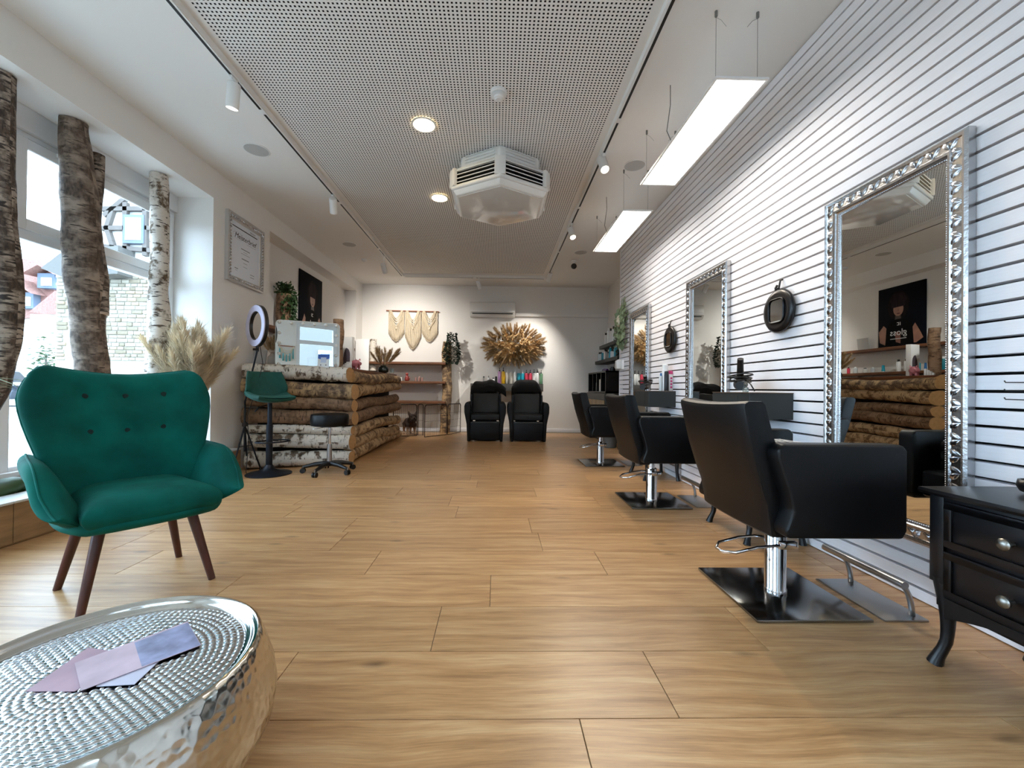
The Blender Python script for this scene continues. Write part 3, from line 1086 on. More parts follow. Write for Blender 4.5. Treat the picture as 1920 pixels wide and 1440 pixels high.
LTX, RTX = PX0 - 0.025, PX1 + 0.025
spot('white spotlight on the window-side track nearest the camera', 437, 180, (-2.2, 3.2, 1.2), SPOT_W * .6, xs=LTX, col=(1, .95, .88))
spot('white spotlight on the window-side track beside the certificate', 625, 386, (-2.4, 6.4, 1.2), SPOT_W * 1.2, xs=LTX, col=(1, .96, .9))
spot('small lit spotlight at the far end of the window-side track', 720, 503, (-1.85, 8.66, 1.4), SPOT_W * 2.6, xs=LTX, size=105, col=(1, .95, .88))
spot('large lit spotlight on the slat-wall track beside the ceiling cassette', 1131, 308, (1.2, 2.3, 0.4), SPOT_W * 1.1, xs=RTX, size=100)
spot('lit spotlight on the slat-wall track beside the second panel lamp', 1072, 437, (1.3, 4.0, 0.5), SPOT_W * 1.1, xs=RTX, size=100)
spot('white spotlight at the corner of the perforated ceiling facing the back wall', 1030, 520, (0.38, 8.66, 0.9), SPOT_W * 2.3, True, xs=RTX, size=84, col=(1, .95, .88))
c = P(898, 534, y=PY1 + .03)
spot('white spotlight on the far track above the pampas arrangement', 898, 534, (0.1, 8.66, 1.5), 0, False, zz=c.z)


def downlight(label, px, py):
    c = P(px, py, z=PZ - .004)
    t = thing('downlight', label, 'lamp', c, 0, 'round recessed downlights')
    MB().lathe([(.088, 0), (.105, 0), (.105, .006), (.088, .006)], (0, 0, -.006), 32, cap=False).build('trim_ring', M_WHITE, t, smooth='auto')
    MB().lathe([(0, 0), (.088, 0), (.088, .004), (0, .004)], (0, 0, -.005), 32).build('diffuser', M_DOWN, t)


downlight('glowing warm round downlight in front of the ceiling cassette', 795, 234)
downlight('glowing warm round downlight half hidden behind the ceiling cassette', 824, 371)

c = P(935, 172, z=PZ)
t = thing('smoke_detector', 'white round smoke detector on the perforated ceiling', 'smoke detector', c)
MB().lathe([(.062, 0), (.062, -.018), (.055, -.024)], (0, 0, 0), 28).build('base', M_WHITE, t, smooth='auto')
for i in range(3):
    MB().lathe([(.045, 0), (.054 - i * .003, -.002), (.045, -.004)], (0, 0, -.026 - i * .007), 28).build('vent_ring', M_WHITE, t)
MB().lathe([(.046, -.02), (.04, -.046), (.036, -.054), (.026, -.057), (.024, -.064), (0, -.066)], (0, 0, 0), 28).build('cap', M_WHITE, t, smooth='auto')


def speaker(label, px, py, r):
    c = P(px, py, z=CE)
    t = thing('ceiling_speaker', label, 'speaker', (c.x, c.y, CE), 0, 'round ceiling speakers')
    MB().lathe([(r, 0), (r, -.004), (r - .008, -.006), (r - .010, -.003)], (0, 0, 0), 36).build('rim', M_WHITE, t, smooth='auto')
    MB().lathe([(0, -.0045), (r - .009, -.0045), (r - .009, -.002), (0, -.002)], (0, 0, 0), 36).build('grille', M_GRILLE, t)


speaker('flat round ceiling speaker above the window recess', 481, 281, .11)
speaker('flat round ceiling speaker beside the near panel lamp', 1190, 310, .105)
speaker('flat round ceiling speaker beyond the second panel lamp', 1089, 473, .105)
speaker('flat round ceiling speaker above the alcove beam', 655, 458, .105)
c = P(683, 486, z=CE)
tag(MB().lathe([(.045, 0), (.045, -.02), (.035, -.035), (.02, -.045), (0, -.047)], (0, 0, 0), 20).build('motion_sensor', M_WHITE, smooth='auto'),
    'small white domed sensor on the ceiling by the alcove', 'sensor').location = c
c = P(1076, 500, z=CE - .1)
t = thing('ceiling_camera', 'small black ball camera under the ceiling near the slat wall end', 'camera', (c.x, c.y, CE))
MB().lathe([(.045, 0), (.045, -.02), (.02, -.03), (.02, -.05)], (0, 0, 0), 20).build('base', M_WHITE, t, smooth='auto')
MB().ball((0, 0, -.092), .048, 18, 12).build('ball', M_BLACKP, t, smooth=True)

# ---- hexagonal ceiling cassette
HC = Vector((0.005, 4.11, 0))
t = thing('ceiling_cassette', 'white hexagonal air conditioning cassette hanging from the perforated ceiling', 'air conditioner', (HC.x, HC.y, PZ))
M_ACW = mat('glossy_white_plastic', '#e3e2de', 0.3)
M_ACP = mat('mirror_white_plate', '#d9d8d3', 0.06, coat=1.0, spec=0.8)


def hexp(r, a0=-PI / 2):
    return [(r * math.cos(a0 + k * PI / 3), r * math.sin(a0 + k * PI / 3)) for k in range(6)]


def hexring(name, r0, r1, z0, z1, bev, mt):
    """solid hexagonal frustum"""
    a, b = hexp(r0), hexp(r1)
    m = MB().add([(x, y, z0) for x, y in a] + [(x, y, z1) for x, y in b],
                 [tuple(range(5, -1, -1)), tuple(range(6, 12))] + [(i, (i + 1) % 6, 6 + (i + 1) % 6, 6 + i) for i in range(6)])
    mb = MB()
    mb.add([(x, y, z0) for x, y in a] + [(x, y, z1) for x, y in b],
           [tuple(range(5, -1, -1)), tuple(range(6, 12))] + [(i, (i + 1) % 6, 6 + (i + 1) % 6, 6 + i) for i in range(6)])
    return mb.build(name, mt, t, bevel=bev, seg=3, angle=.4)


zp = 1.825 + CAMZ - PZ           # plate bottom
hexring('upper_body', .43, .43, -.14, 0, .03, M_ACW)
hexring('top_band', .475, .475, -.16, -.13, .012, M_ACW)
hexring('inner_body', .475, .475, zp + .06, -.15, .02, M_VOID)
hexring('bottom_band', .53, .53, zp + .035, zp + .075, .018, M_ACW)
hexring('upper_cover', .53, .50, -.172, -.145, .012, M_ACW)
hexring('base_plate', .475, .515, zp - .012, zp + .036, .012, M_ACW)
hexring('gloss_plate', .452, .452, zp - .017, zp - .008, .004, M_ACP)
ap = math.cos(PI / 6)
for k in range(6):
    a0 = -PI / 2 + k * PI / 3
    am = a0 + PI / 6
    n = Vector((math.cos(am), math.sin(am), 0))
    tg_ = Vector((-n.y, n.x, 0))
    # corner posts of the louvre storey
    cx, cy = .515 * math.cos(a0), .515 * math.sin(a0)
    R = Matrix.Rotation(a0, 3, 'Z')
    m = MB().box((cx - .028, cy - .05, zp + .06), (cx + .012, cy + .05, -.155), rot=R, ctr=(cx, cy, 0))
    m.build('corner_post', M_ACW, t, bevel=.012)
    # lower louvres
    for j in range(4):
        zc = zp + .096 + j * .036
        c = n * (.508 * ap) + Vector((0, 0, zc))
        hw = .205
        m = MB()
        vs = []
        for sgn in (-1, 1):
            for dn, dz in ((.016, -.010), (.018, -.003), (-.012, .010), (-.014, .004)):
                vs.append(c + tg_ * hw * sgn + n * dn + Vector((0, 0, dz)))
        m.add(vs, [(0, 1, 2, 3), (7, 6, 5, 4), (0, 4, 5, 1), (1, 5, 6, 2), (2, 6, 7, 3), (3, 7, 4, 0)])
        m.build('louvre', M_ACW, t)
    # upper louvres
    for j in range(4):
        c = n * (.43 * ap + .006) + Vector((0, 0, -.112 + j * .028))
        m = MB()
        vs = []
        for sgn in (-1, 1):
            for dn, dz in ((.012, -.006), (.012, .002), (-.006, .008), (-.008, .002)):
                vs.append(c + tg_ * .16 * sgn + n * dn + Vector((0, 0, dz)))
        m.add(vs, [(0, 1, 2, 3), (7, 6, 5, 4), (0, 4, 5, 1), (1, 5, 6, 2), (2, 6, 7, 3), (3, 7, 4, 0)])
        m.build('upper_louvre', M_ACW, t)

# ---- split unit on the back wall with its conduit
a, b = P(881, 565, y=8.45), P(966, 593, y=8.45)
t = thing('wall_air_conditioner', 'long white split air conditioner high on the back wall', 'air conditioner', ((a.x + b.x) / 2, BK, (a.z + b.z) / 2))
hw, hh = (b.x - a.x) / 2, (a.z - b.z) / 2
MB().prism([(0, hh), (-.17, hh), (-.2, hh - .03), (-.205, -hh * .45), (-.15, -hh * .95), (-.1, -hh), (0, -hh)], 'x', -hw, hw).build('housing', M_WHITE, t, bevel=.008)
MB().box((-hw + .004, -.209, -hh * .18), (hw - .004, -.204, hh * .86)).build('front_panel', M_ACW, t, bevel=.004)
MB().box((-hw + .05, -.2, -hh * .70), (hw - .05, -.178, -hh * .58)).build('air_slot', M_BLACKP, t)
MB().prism([(-.206, -hh * .46), (-.19, -hh * .56), (-.188, -hh * .54), (-.204, -hh * .42)], 'x', -hw + .03, hw - .03).build('flap', M_GRILLE, t)
a, b = P(966, 589, y=BK - .03), P(1139, 594, y=BK - .03)
tag(MB().box((a.x + .005, BK - .06, b.z - .02), (WR - .005, BK, b.z + .045)).build('cable_conduit', M_WALL, bevel=.003),
    'white square conduit running from the split unit to the corner', 'conduit')

# ================================================================ large furniture
# ---- green wing armchair
AC = Vector((-1.648, 1.925, 0))
chair = thing('armchair', 'emerald green velvet wing armchair with tufted back and walnut legs', 'armchair', AC, math.radians(54))


def pillow(m, pos, nrm, thick, nu, nv, power=6, puff=None, mi=0):
    """closed cushion-like slab: pos(u,v) mid surface on [-1,1]^2, nrm its offset direction"""
    def fr(sgn):
        def fn(a, b):
            u, v = a * 2 - 1, b * 2 - 1
            # cluster samples to the rim
            u, v = math.sin(u * PI / 2), math.sin(v * PI / 2)
            e = max(abs(u), abs(v))
            s = max(0.0, 1 - e ** power) ** 0.5
            p = Vector(pos(u, v)) + Vector(nrm(u, v)) * (sgn * thick * s)
            if puff and sgn > 0:
                p += Vector(nrm(u, v)) * puff(u, v)
            return p
        return fn
    m.grid(fr(1), nu, nv, mi)
    m.grid(fr(-1), nu, nv, mi, flip=True)
    return m


BTN = [(-.40, .60), (.02, .62), (.44, .62), (-.40, .06), (.02, .07), (.44, .08)]


def back_pos(u, v):
    q = (v + 1) / 2
    hw = .255 + .095 * smooth01(q * 1.15)
    top = .965 + .045 * abs(u) ** 1.6 - .06 * max(0, (abs(u) - .82) / .18) ** 2
    z = .36 + q * (top - .36)
    y = .16 + .16 * q - (.07 + .05 * (1 - q)) * abs(u) ** 2.4
    round_ = 1 - .10 * max(0, (q - .8) / .2) ** 2 - .02 * max(0, (.3 - q) / .3)
    return (u * hw * round_, y, z)


def back_puff(u, v):
    d = .012 * (1 - u * u) * (1 - v * v)
    for bu, bv in BTN:
        r2 = ((u - bu) / .16) ** 2 + ((v - bv + .0) / .16) ** 2
        d -= .022 * math.exp(-r2 * 1.4)
    for bu in (-.40, .02, .44):
        d -= .004 * math.exp(-((u - bu) / .03) ** 2) * (1 if -.6 < v < .95 else 0)
    return d


m = pillow(MB(), back_pos, lambda u, v: (u * .18, -1, .22), .048, 41, 41, 8, back_puff)
bk = m.build('backrest', M_VELVET, chair, smooth=True)
rim = []
for i in range(60):
    a = i / 60 * 4
    s, f = int(a), a - int(a)
    u, v = [(-1 + 2 * f, 1), (1, 1 - 2 * f), (1 - 2 * f, -1), (-1, -1 + 2 * f)][s]
    u, v = math.sin(u * PI / 2), math.sin(v * PI / 2)
    p = Vector(back_pos(u, v))
    if v > -.9:
        rim.append(p)
MB().tube(rim, .005, 6).build('piping', M_VELVET, bk, smooth=True)
for bu, bv in BTN:
    p = Vector(back_pos(bu, bv)) + Vector((bu * .18, -1, .22)) * (.048 + back_puff(bu, bv) - .001)
    MB().ball(p, (.0165, .008, .0165), 14, 8).build('button', M_BUTTON, chair, smooth=True)


def arm_pos(side):
    def fn(u, v):
        q = (v + 1) / 2                 # bottom to top
        w = (u + 1) / 2                 # back to front
        y = .22 - .53 * w
        top = .615 - .02 * w - .17 * smooth01((w - .42) / .62) ** 1.3
        z = .345 + q * (top - .345)
        x = .222 + .098 * q - .03 * w * (1 - q) + .012 * math.sin(w * PI) - .05 * max(0, w - .8) * 2 * q
        y2 = y + .13 * max(0, (w - .55) / .45) ** 1.5 * (1 - q) ** 1.3
        return (side * x, y2, z)
    return fn


for sd in (-1, 1):
    m = pillow(MB(), arm_pos(sd), lambda u, v: (-sd, 0, .12), .043, 25, 21, 5)
    ar = m.build('armrest', M_VELVET, chair, smooth=True)
    edge = [Vector(arm_pos(sd)(math.sin((-1 + 2 * i / 24) * PI / 2), 1)) for i in range(25)] + [Vector(arm_pos(sd)(1, math.sin((1 - 1.8 * i / 10) * PI / 2))) for i in range(1, 11)]
    MB().tube(edge, .0045, 6).build('piping', M_VELVET, ar, smooth=True)


def seat_pos(u, v):
    # round-fronted seat block
    hw = .232 - .0 * v
    x = u * hw
    y = v * -.27 - .025
    y -= .03 * (1 - u * u) * max(0, v)
    return (x, y, .392 + .006 * (1 - u * u) * (1 - v * v) + .012 * max(0, v))


m = pillow(MB(), seat_pos, lambda u, v: (0, 0, 1), .068, 31, 31, 5, lambda u, v: .010 * (1 - u ** 4) * (1 - v ** 4))
m.build('seat_cushion', M_VELVET, chair, smooth=True)


def base_pos(u, v):
    return (u * (.282 - .02 * max(0, -v) - .05 * abs(v) ** 4), v * (-.265 + .045 * abs(u) ** 4) - .03 - .02 * (1 - u * u) * max(0, v), .362)


pillow(MB(), base_pos, lambda u, v: (0, 0, 1), .052, 25, 25, 2.6).build('seat_base', M_VELVET, chair, smooth=True)
for sx in (-1, 1):
    for sy in (-1, 1):
        MB().tube([(sx * .155, sy * .15, .33), (sx * .222, sy * .215, 0.0)], [.0215, .0145], 16).build('leg', M_WALNUT, chair, smooth='auto')
MB().box((-.306, -.06, .40), (-.286, -.035, .43)).build('fabric_label', M_WHITE, chair)

# ---- hammered silver drum table
TC = Vector((-0.87, 0.925, 0))
tb = thing('drum_table', 'round hammered silver metal drum table with recessed tray top', 'table', TC)
prof = [(.20, 0), (.25, .006), (.305, .05), (.338, .11), (.345, .16), (.338, .21), (.322, .26), (.312, .288), (.307, .299), (.300, .302)]
MB().lathe(prof, (0, 0, 0), 96, cap=False).build('body', M_HAMS, tb, smooth=True)
MB().lathe([(.300, .302), (.292, .300), (.288, .290), (.282, .281), (.272, .278)], (0, 0, 0), 96, cap=False).build('rim', mat('bright_silver_rim', '#d9d8d2', .12, 1.0), tb, smooth=True)
# tray with real dimples in concentric rings
m = MB()
seg, rings = 330, 96
vs = []
for j in range(rings + 1):
    r = .272 * j / rings
    for k in range(seg):
        a = 2 * PI * k / seg
        ringi = r / .0145
        i0 = round(ringi)
        nd = max(1, int(2 * PI * max(i0, .3) * .0145 / .0155))
        fr = (ringi - i0)
        fa = (a / (2 * PI) * nd + (i0 % 2) * .5) % 1 - .5
        d2 = (fr * 2) ** 2 + (fa * 2) ** 2
        dz = .0024 * max(0, 1 - d2 * 1.1) if r > .012 else 0
        vs.append((r * math.cos(a), r * math.sin(a), .278 + dz))
fs = [(j * seg + k, j * seg + (k + 1) % seg, (j + 1) * seg + (k + 1) % seg, (j + 1) * seg + k) for j in range(rings) for k in range(seg)]
m.add(vs, fs)
MTR = mat('silver_tray', '#e2e5e7', .16, 1.0)
m.build('tray', MTR, tb, smooth=True)

M_CARD1 = mat('mauve_leaflet', '#b08f9a', .35, var=.2, vscale=7)
M_CARD2 = mat('pale_mauve_leaflet', '#c5adb8', .35, var=.18, vscale=12)
M_CARD3 = mat('blue_grey_leaflet', '#8d90ad', .35, var=.5, vscale=16)


def leaflet(label, quad, zz, mt):
    q = [P(x, y, z=zz) for x, y in quad]
    c = sum(q, Vector()) / 4
    m = MB()
    m.add([p - c for p in q] + [p - c + Vector((0, 0, .0012)) for p in q], [(3, 2, 1, 0), (4, 5, 6, 7), (0, 1, 5, 4), (1, 2, 6, 5), (2, 3, 7, 6), (3, 0, 4, 7)])
    o = tag(m.build('leaflet', mt), label, 'leaflet', 'leaflets on the silver table')
    o.location = c
    return o


leaflet('plain mauve leaflet pointing at the camera, lowest of three on the silver table', [(48, 1297), (140, 1297), (262, 1228), (165, 1215)], .2795, M_CARD1)
leaflet('white-edged leaflet sticking out under the others on the silver table', [(180, 1288), (252, 1284), (301, 1238), (235, 1232)], .2812, mat('white_leaflet', '#c7c5d6', .35))
leaflet('printed leaflet of blue and pink photographs on top of the silver table', [(140, 1244), (152, 1296), (377, 1210), (352, 1166)], .2835, M_CARD2)
q = [P(x, y, z=.2850) for x, y in [(252, 1205), (266, 1250), (376, 1209), (352, 1167)]]
c = sum(q, Vector()) / 4
top = [o for o in COL.objects if o.name.startswith('leaflet')][-1]
m = MB(); m.add([p - top.location for p in q], [(0, 1, 2, 3)])
m.build('photo_print', M_CARD3, top)

# ---- salon chairs
def salon_chair(label, loc, rz=0.0):
    t = thing('salon_chair', label, 'chair', loc, rz, 'black styling chairs at the mirrors')
    pl = MB().box((-.235, -.24, .002), (.235, .24, .014)).build('base_plate', M_PLATE, t, bevel=.004)
    MB().lathe([(.046, .014), (.046, .03), (.043, .034), (.043, .27), (.040, .275)], (0, 0, 0), 28).build('post', M_CHROME, t, smooth='auto')
    MB().lathe([(.028, .275), (.028, .37)], (0, 0, 0), 20).build('piston', M_CHROME, t, smooth='auto')
    lv = [(.0, .055, .235), (-.05, .075, .235), (-.12, .085, .225), (-.22, .075, .205), (-.255, .03, .195), (-.25, -.01, .195), (-.21, -.05, .205), (-.12, -.06, .232), (-.02, -.055, .238), (.04, -.055, .240)]
    MB().tube(lv, .0065, 8).build('pump_lever', M_CHROME, t, smooth=True)
    MB().box((-.02, -.062, .222), (.06, -.04, .256)).build('lever_clamp', M_CHROME, t, bevel=.004)
    # body
    MB().box((-.13, -.20, .345), (.2, .20, .39)).build('seat_plate', M_BLACKP, t, bevel=.006)
    MB().box((-.14, -.243, .385), (.25, .243, .525)).build('seat', M_LEATHER, t, bevel=.03, seg=3)
    prof = [(-.315, .872), (-.318, .855), (-.275, .66), (-.238, .535), (-.215, .47), (-.202, .40), (-.196, .355), (-.185, .345),
            (-.11, .345), (-.105, .36), (-.12, .50), (-.155, .62), (-.205, .77), (-.232, .868), (-.245, .882), (-.30, .882)]
    m = MB()
    n = len(prof)
    ny = 9
    vs = []
    for j in range(ny):
        v = -1 + 2 * j / (ny - 1)
        for x, z in prof:
            k = smooth01((z - .35) / .5)
            yy = v * (.262 + .018 * k)
            dz = -.012 * (1 - v * v) * smooth01((z - .8) / .07)
            dx = .016 * (1 - v * v)
            vs.append((x - dx, yy, z + dz))
    fs = [(j * n + i, j * n + (i + 1) % n, (j + 1) * n + (i + 1) % n, (j + 1) * n + i) for j in range(ny - 1) for i in range(n)]
    fs += [tuple(range(n - 1, -1, -1)), tuple((ny - 1) * n + i for i in range(n))]
    m.add(vs, fs)
    m.build('backrest', M_LEATHER, t, bevel=.012, seg=2, angle=.9)
    for s in (-1, 1):
        poly = [(-.185, .37), (.255, .368), (.272, .40), (.272, .70), (.255, .722), (-.20, .722), (-.222, .70), (-.222, .67), (-.175, .53), (-.165, .47), (-.19, .40)]
        a, b = (-.338, -.255) if s < 0 else (.255, .338)
        ar = MB().prism(poly, 'y', a, b).build('armrest', M_LEATHER, t, bevel=.016, seg=3, angle=.5)
    return t


sc1 = salon_chair('black leather salon chair nearest the camera in front of the large mirror', (1.275, 1.845, 0))
dup(sc1, (1.285, 3.37, 0), None, 'black leather salon chair second from the camera, between two others')
dup(sc1, (1.295, 5.08, 0), None, 'black leather salon chair furthest back by the slat wall')


def footrest(label, loc):
    t = thing('footrest', label, 'footrest', loc, 0, 'steel footrests under the mirrors')
    MB().box((-.09, -.18, 0), (.09, .18, .008)).build('plate', M_STEEL, t, bevel=.002)
    MB().tube([(-.03, -.20, .155), (-.03, .20, .155)], .0155, 16).build('bar', M_STEEL, t, smooth='auto')
    for s in (-1, 1):
        pts = []
        for i in range(9):
            a = PI / 2 * i / 8
            pts.append((-.03 + .085 * math.sin(a), s * .145, .008 + .147 * math.cos(a)))
        MB().tube(pts, .0105, 10).build('bracket', M_STEEL, t, smooth=True)
    return t


f1 = footrest('steel footrest at the slat wall beside the nearest salon chair', (1.655, 1.795, 0))
dup(f1, (1.665, 3.36, 0), None, 'steel footrest at the slat wall beside the second salon chair')
dup(f1, (1.675, 5.08, 0), None, 'steel footrest at the slat wall beside the furthest salon chair')

# ---- tall silver mirrors
def big_mirror(label, yc):
    t = thing('wall_mirror', label, 'mirror', (SX, yc, 0), 0, 'tall silver framed mirrors on the slat wall')
    H0, H1, hw = .26, 1.975, .355
    fw = .092
    prof = [(0, 0), (.0, .030), (.010, .038), (.020, .034), (.026, .028), (.058, .030), (.064, .036), (.074, .034), (.080, .022), (.092, .016), (.092, 0)]
    # profile: distance in from the outer edge, height from the wall; mitred ring
    m = MB()
    n = len(prof)
    vs = []
    for cy, cz, sy, sz in ((-hw, H0, 1, 1), (hw, H0, -1, 1), (hw, H1, -1, -1), (-hw, H1, 1, -1)):
        for d, h in prof:
            vs.append((-.004 - h, cy + sy * d, cz + sz * d))
    fs = []
    for c in range(4):
        c2 = (c + 1) % 4
        for i in range(n - 1):
            fs.append((c * n + i, c2 * n + i, c2 * n + i + 1, c * n + i + 1))
    m.add(vs, fs)
    fr_ = m.build('frame', M_SILVER, t, smooth='auto')
    # carved acanthus band
    m = MB()
    rg = random.Random(11)

    def leafbump(y, z, ang, s):
        R = Matrix.Rotation(ang, 3, 'X')
        pts = []
        for q in range(7):
            a = q / 6
            w = .013 * s * math.sin(PI * min(1, a * 1.15)) + .002
            pts.append((a, w))
        vs = []
        for a, w in pts:
            l = (a - .5) * .05 * s
            hgt = .010 * math.sin(PI * a) + .004
            for e, hh in ((-1, 0), (-.5, .6), (0, .35), (.5, 1), (1, 0)):
                p = R @ Vector((0, e * w + .006 * math.sin(a * 3) * s, l))
                vs.append((-.030 - hgt * hh, y + p.y, z + p.z))
        fs = [(i * 5 + k, i * 5 + k + 1, (i + 1) * 5 + k + 1, (i + 1) * 5 + k) for i in range(6) for k in range(4)]
        m.add(vs, fs)

    st = .034
    k = 0
    zz = H0 + .05
    while zz < H1 - .04:
        for s in (-1, 1):
            leafbump(s * (hw - .042), zz, (.9 if k % 2 else -.9) * s, .92)
        zz += st
        k += 1
    yy = -hw + .05
    while yy < hw - .04:
        for zc in (H0 + .042, H1 - .042):
            leafbump(yy, zc, PI / 2 + (.9 if k % 2 else -.9), 1.05)
        yy += st
        k += 1
    stuffpart(m.build('carving', M_SILVERF, fr_, smooth=True, fix=False))
    m = MB()
    d = .086
    step = .0095
    for zz in np.arange(H0 + d, H1 - d + .001, step):
        for s in (-1, 1):
            m.ball((-.024, s * (hw - d), float(zz)), .0042, 6, 4)
    for yy in np.arange(-hw + d, hw - d, step):
        for zc in (H0 + d, H1 - d):
            m.ball((-.024, float(yy), zc), .0042, 6, 4)
    stuffpart(m.build('beading', M_SILVERF, fr_, smooth=True, fix=False))
    g = hw - fw + .004
    MB().box((-.018, -g, H0 + fw - .004), (-.010, g, H1 - fw + .004)).build('mirror_glass', M_MIRROR, t)
    MB().box((-.010, -hw + .02, H0 + .02), (0, hw - .02, H1 - .02)).build('backing', M_GREYL, t)
    return t


mi1 = big_mirror('tall ornate silver mirror nearest the camera on the slat wall', 1.925)
dup(mi1, (SX, 3.62, 0), None, 'tall ornate silver mirror in the middle of the slat wall')
dup(mi1, (SX, 5.33, 0), None, 'tall ornate silver mirror furthest back on the slat wall')

# ---- floating work shelves and small dressers
def work_shelf(label, y0, mt=M_GREYB):
    t = thing('work_shelf', label, 'shelf', (SX, y0 + .22, 0), 0, 'charcoal box shelves between the mirrors')
    m = MB().box((-.285, -.22, .74), (0, .22, .906))
    m.build('body', mt, t, bevel=.002, seg=1)
    MB().box((-.287, -.222, .906), (0, .222, .911)).build('top', mat('scuffed_shelf_edge', '#5a4230', .5), t)
    MB().box((-.2865, -.1, .76), (-.285, .19, .89)).build('drawer_front', M_GREYB, t)
    return t


ws1 = work_shelf('charcoal box shelf behind the nearest salon chair', 2.56)
dup(ws1, (SX, 4.27 + .22, 0), None, 'charcoal box shelf with bottles between middle and far mirror')

M_KNOB = mat('pewter_knob', '#8d8a82', .35, 1.0)


def dresser(label, y1, w=.46, dep=.37):
    """small two-drawer chest whose drawers face the room (-x); y1 is its far end"""
    t = thing('dresser', label, 'dresser', (SX - .015, y1 - w / 2, 0), 0, 'small black two-drawer chests')
    hw = w / 2
    x0 = -dep
    MB().box((x0 + .012, -hw + .012, .20), (-.004, hw - .012, .572)).build('body', M_BLACKW, t, bevel=.002)
    MB().prism([(x0 - .02, .592), (x0 - .024, .585), (x0 - .018, .575), (0, .572), (0, .595), (x0 - .02, .595)], 'y', -hw - .02, hw + .02).build('top', M_BLACKW, t, bevel=.003)
    for sy in (-1, 1):
        for xx in (x0 + .022, -.026):
            # cabriole leg
            pts, rr = [], []
            for i in range(12):
                q = i / 11
                zq = .30 * (1 - q)
                out = -.012 * math.sin(q * PI * 1.0) + .015 * smooth01((q - .7) / .3)
                pts.append((xx + (-1 if xx < -dep / 2 else .3) * out, sy * (hw - .022) + sy * out * .6, zq))
                rr.append(.026 - .010 * smooth01(q * 1.25) + .006 * smooth01((q - .86) / .14))
            MB().tube(pts, rr, 10).build('leg', M_BLACKW, t, smooth='auto')
            MB().box((xx - .022, sy * (hw - .022) - .022, .28), (xx + .022, sy * (hw - .022) + .022, .572)).build('corner_post', M_BLACKW, t, bevel=.003)
    # scalloped apron
    ap = [(-hw + .04, .215)] + [(-hw + .04 + (w - .08) * i / 14, .20 - .028 * math.sin(PI * i / 14) ** .7 * (1 if i not in (0, 14) else 0) + .02 * math.sin(2 * PI * i / 14) ** 2) for i in range(15)] + [(hw - .04, .215)]
    ap = [(-hw + .04, .235), (hw - .04, .235)] + [(hw - .04 - (w - .08) * i / 14, .165 + .045 * math.sin(PI * i / 14)) for i in range(15)]
    MB().prism(ap, 'x', x0 + .008, x0 + .026).build('apron', M_BLACKW, t)
    for z0, z1 in ((.245, .395), (.41, .56)):
        d = MB().box((x0 + .002, -hw + .05, z0), (x0 + .012, hw - .05, z1)).build('drawer', M_BLACKW, t, bevel=.002)
        m = MB()
        a, b = -hw + .05, hw - .05
        r = .022
        for lo, hi in (((a, z0), (b, z0 + r)), ((a, z1 - r), (b, z1)), ((a, z0 + r), (a + r, z1 - r)), ((b - r, z0 + r), (b, z1 - r))):
            m.box((x0 - .006, lo[0], lo[1]), (x0 + .003, hi[0], hi[1]))
        m.build('drawer_frame', M_BLACKW, d, bevel=.002)
        m = MB()
        m.lathe([(.006, 0), (.006, .016), (.016, .024), (.0175, .032), (.012, .038), (0, .040)], (0, 0, 0), 18)
        m.v = [(x0 - z, y, (z0 + z1) / 2 + x) for x, y, z in m.v]
        m.build('knob', M_KNOB, d, smooth='auto')
    return t


dr = dresser('small black two-drawer chest with pewter knobs beside the near mirror', 1.385)
dup(dr, (SX - .015, 2.87 - .23, 0), None, 'small black chest under the shelf behind the nearest salon chair')
dup(dr, (SX - .015, 4.56 - .23, 0), None, 'small black chest under the shelf with bottles')

# ---- round black back mirrors on hooks
def hand_mirror(label, yc, zc):
    t = thing('hand_mirror', label, 'mirror', (SX, yc, zc), 0, 'round black hand mirrors hanging on the slats')
    r = .146
    prof = [(0, .030), (r * .55, .034), (r * .62, .030), (r * .70, .036), (r * .92, .030), (r, .018), (r * .97, .008), (r * .9, .004), (0, .004)]
    m = MB().lathe(prof, (0, 0, 0), 48)
    m.v = [(-.012 - z, x, y) for x, y, z in m.v]
    m.build('shell', M_BLACKW, t, smooth=True)
    # recessed grip window, rounded square
    pts = []
    for i in range(48):
        a = 2 * PI * i / 48
        c, s = math.cos(a), math.sin(a)
        k = (abs(c) ** 5 + abs(s) ** 5) ** (-1 / 5)
        pts.append((-.049, .072 * c * k, .078 * s * k + .0))
    MB().tube(pts, .006, 8, closed=True).build('grip_rim', M_BLACKW, t, smooth=True)
    m = MB(); m.add([(-.046, p[1], p[2]) for p in pts] + [(-.044, p[1], p[2]) for p in pts], [tuple(range(48)), tuple(range(95, 47, -1))])
    m.build('grip_recess', mat('gloss_black', '#050506', .05, coat=1), t)
    MB().box((-.05, -.055, -.078), (-.040, .055, -.068)).build('grip_edge', mat('clear_edge', '#b8bab8', .2), t, bevel=.002)
    MB().tube([(-.02, .03, r + .03), (-.03, .03, r + .012), (-.026, .03, r - .012)], .008, 8).build('hanging_loop', M_BLACKW, t, smooth=True)
    MB().tube([(-.004, 0, r + .062), (-.02, 0, r + .055), (-.03, 0, r + .0), (-.042, 0, r + .004)], .006, 8).build('hook', M_BLACKP, t, smooth=True)
    return t


c = P(1457, 583, x=SX - .04)
h1 = hand_mirror('round glossy black hand mirror between near and middle mirror', c.y, c.z)
c = P(1254, 637, x=SX - .04)
dup(h1, (SX, c.y, c.z), None, 'round glossy black hand mirror between middle and far mirror')

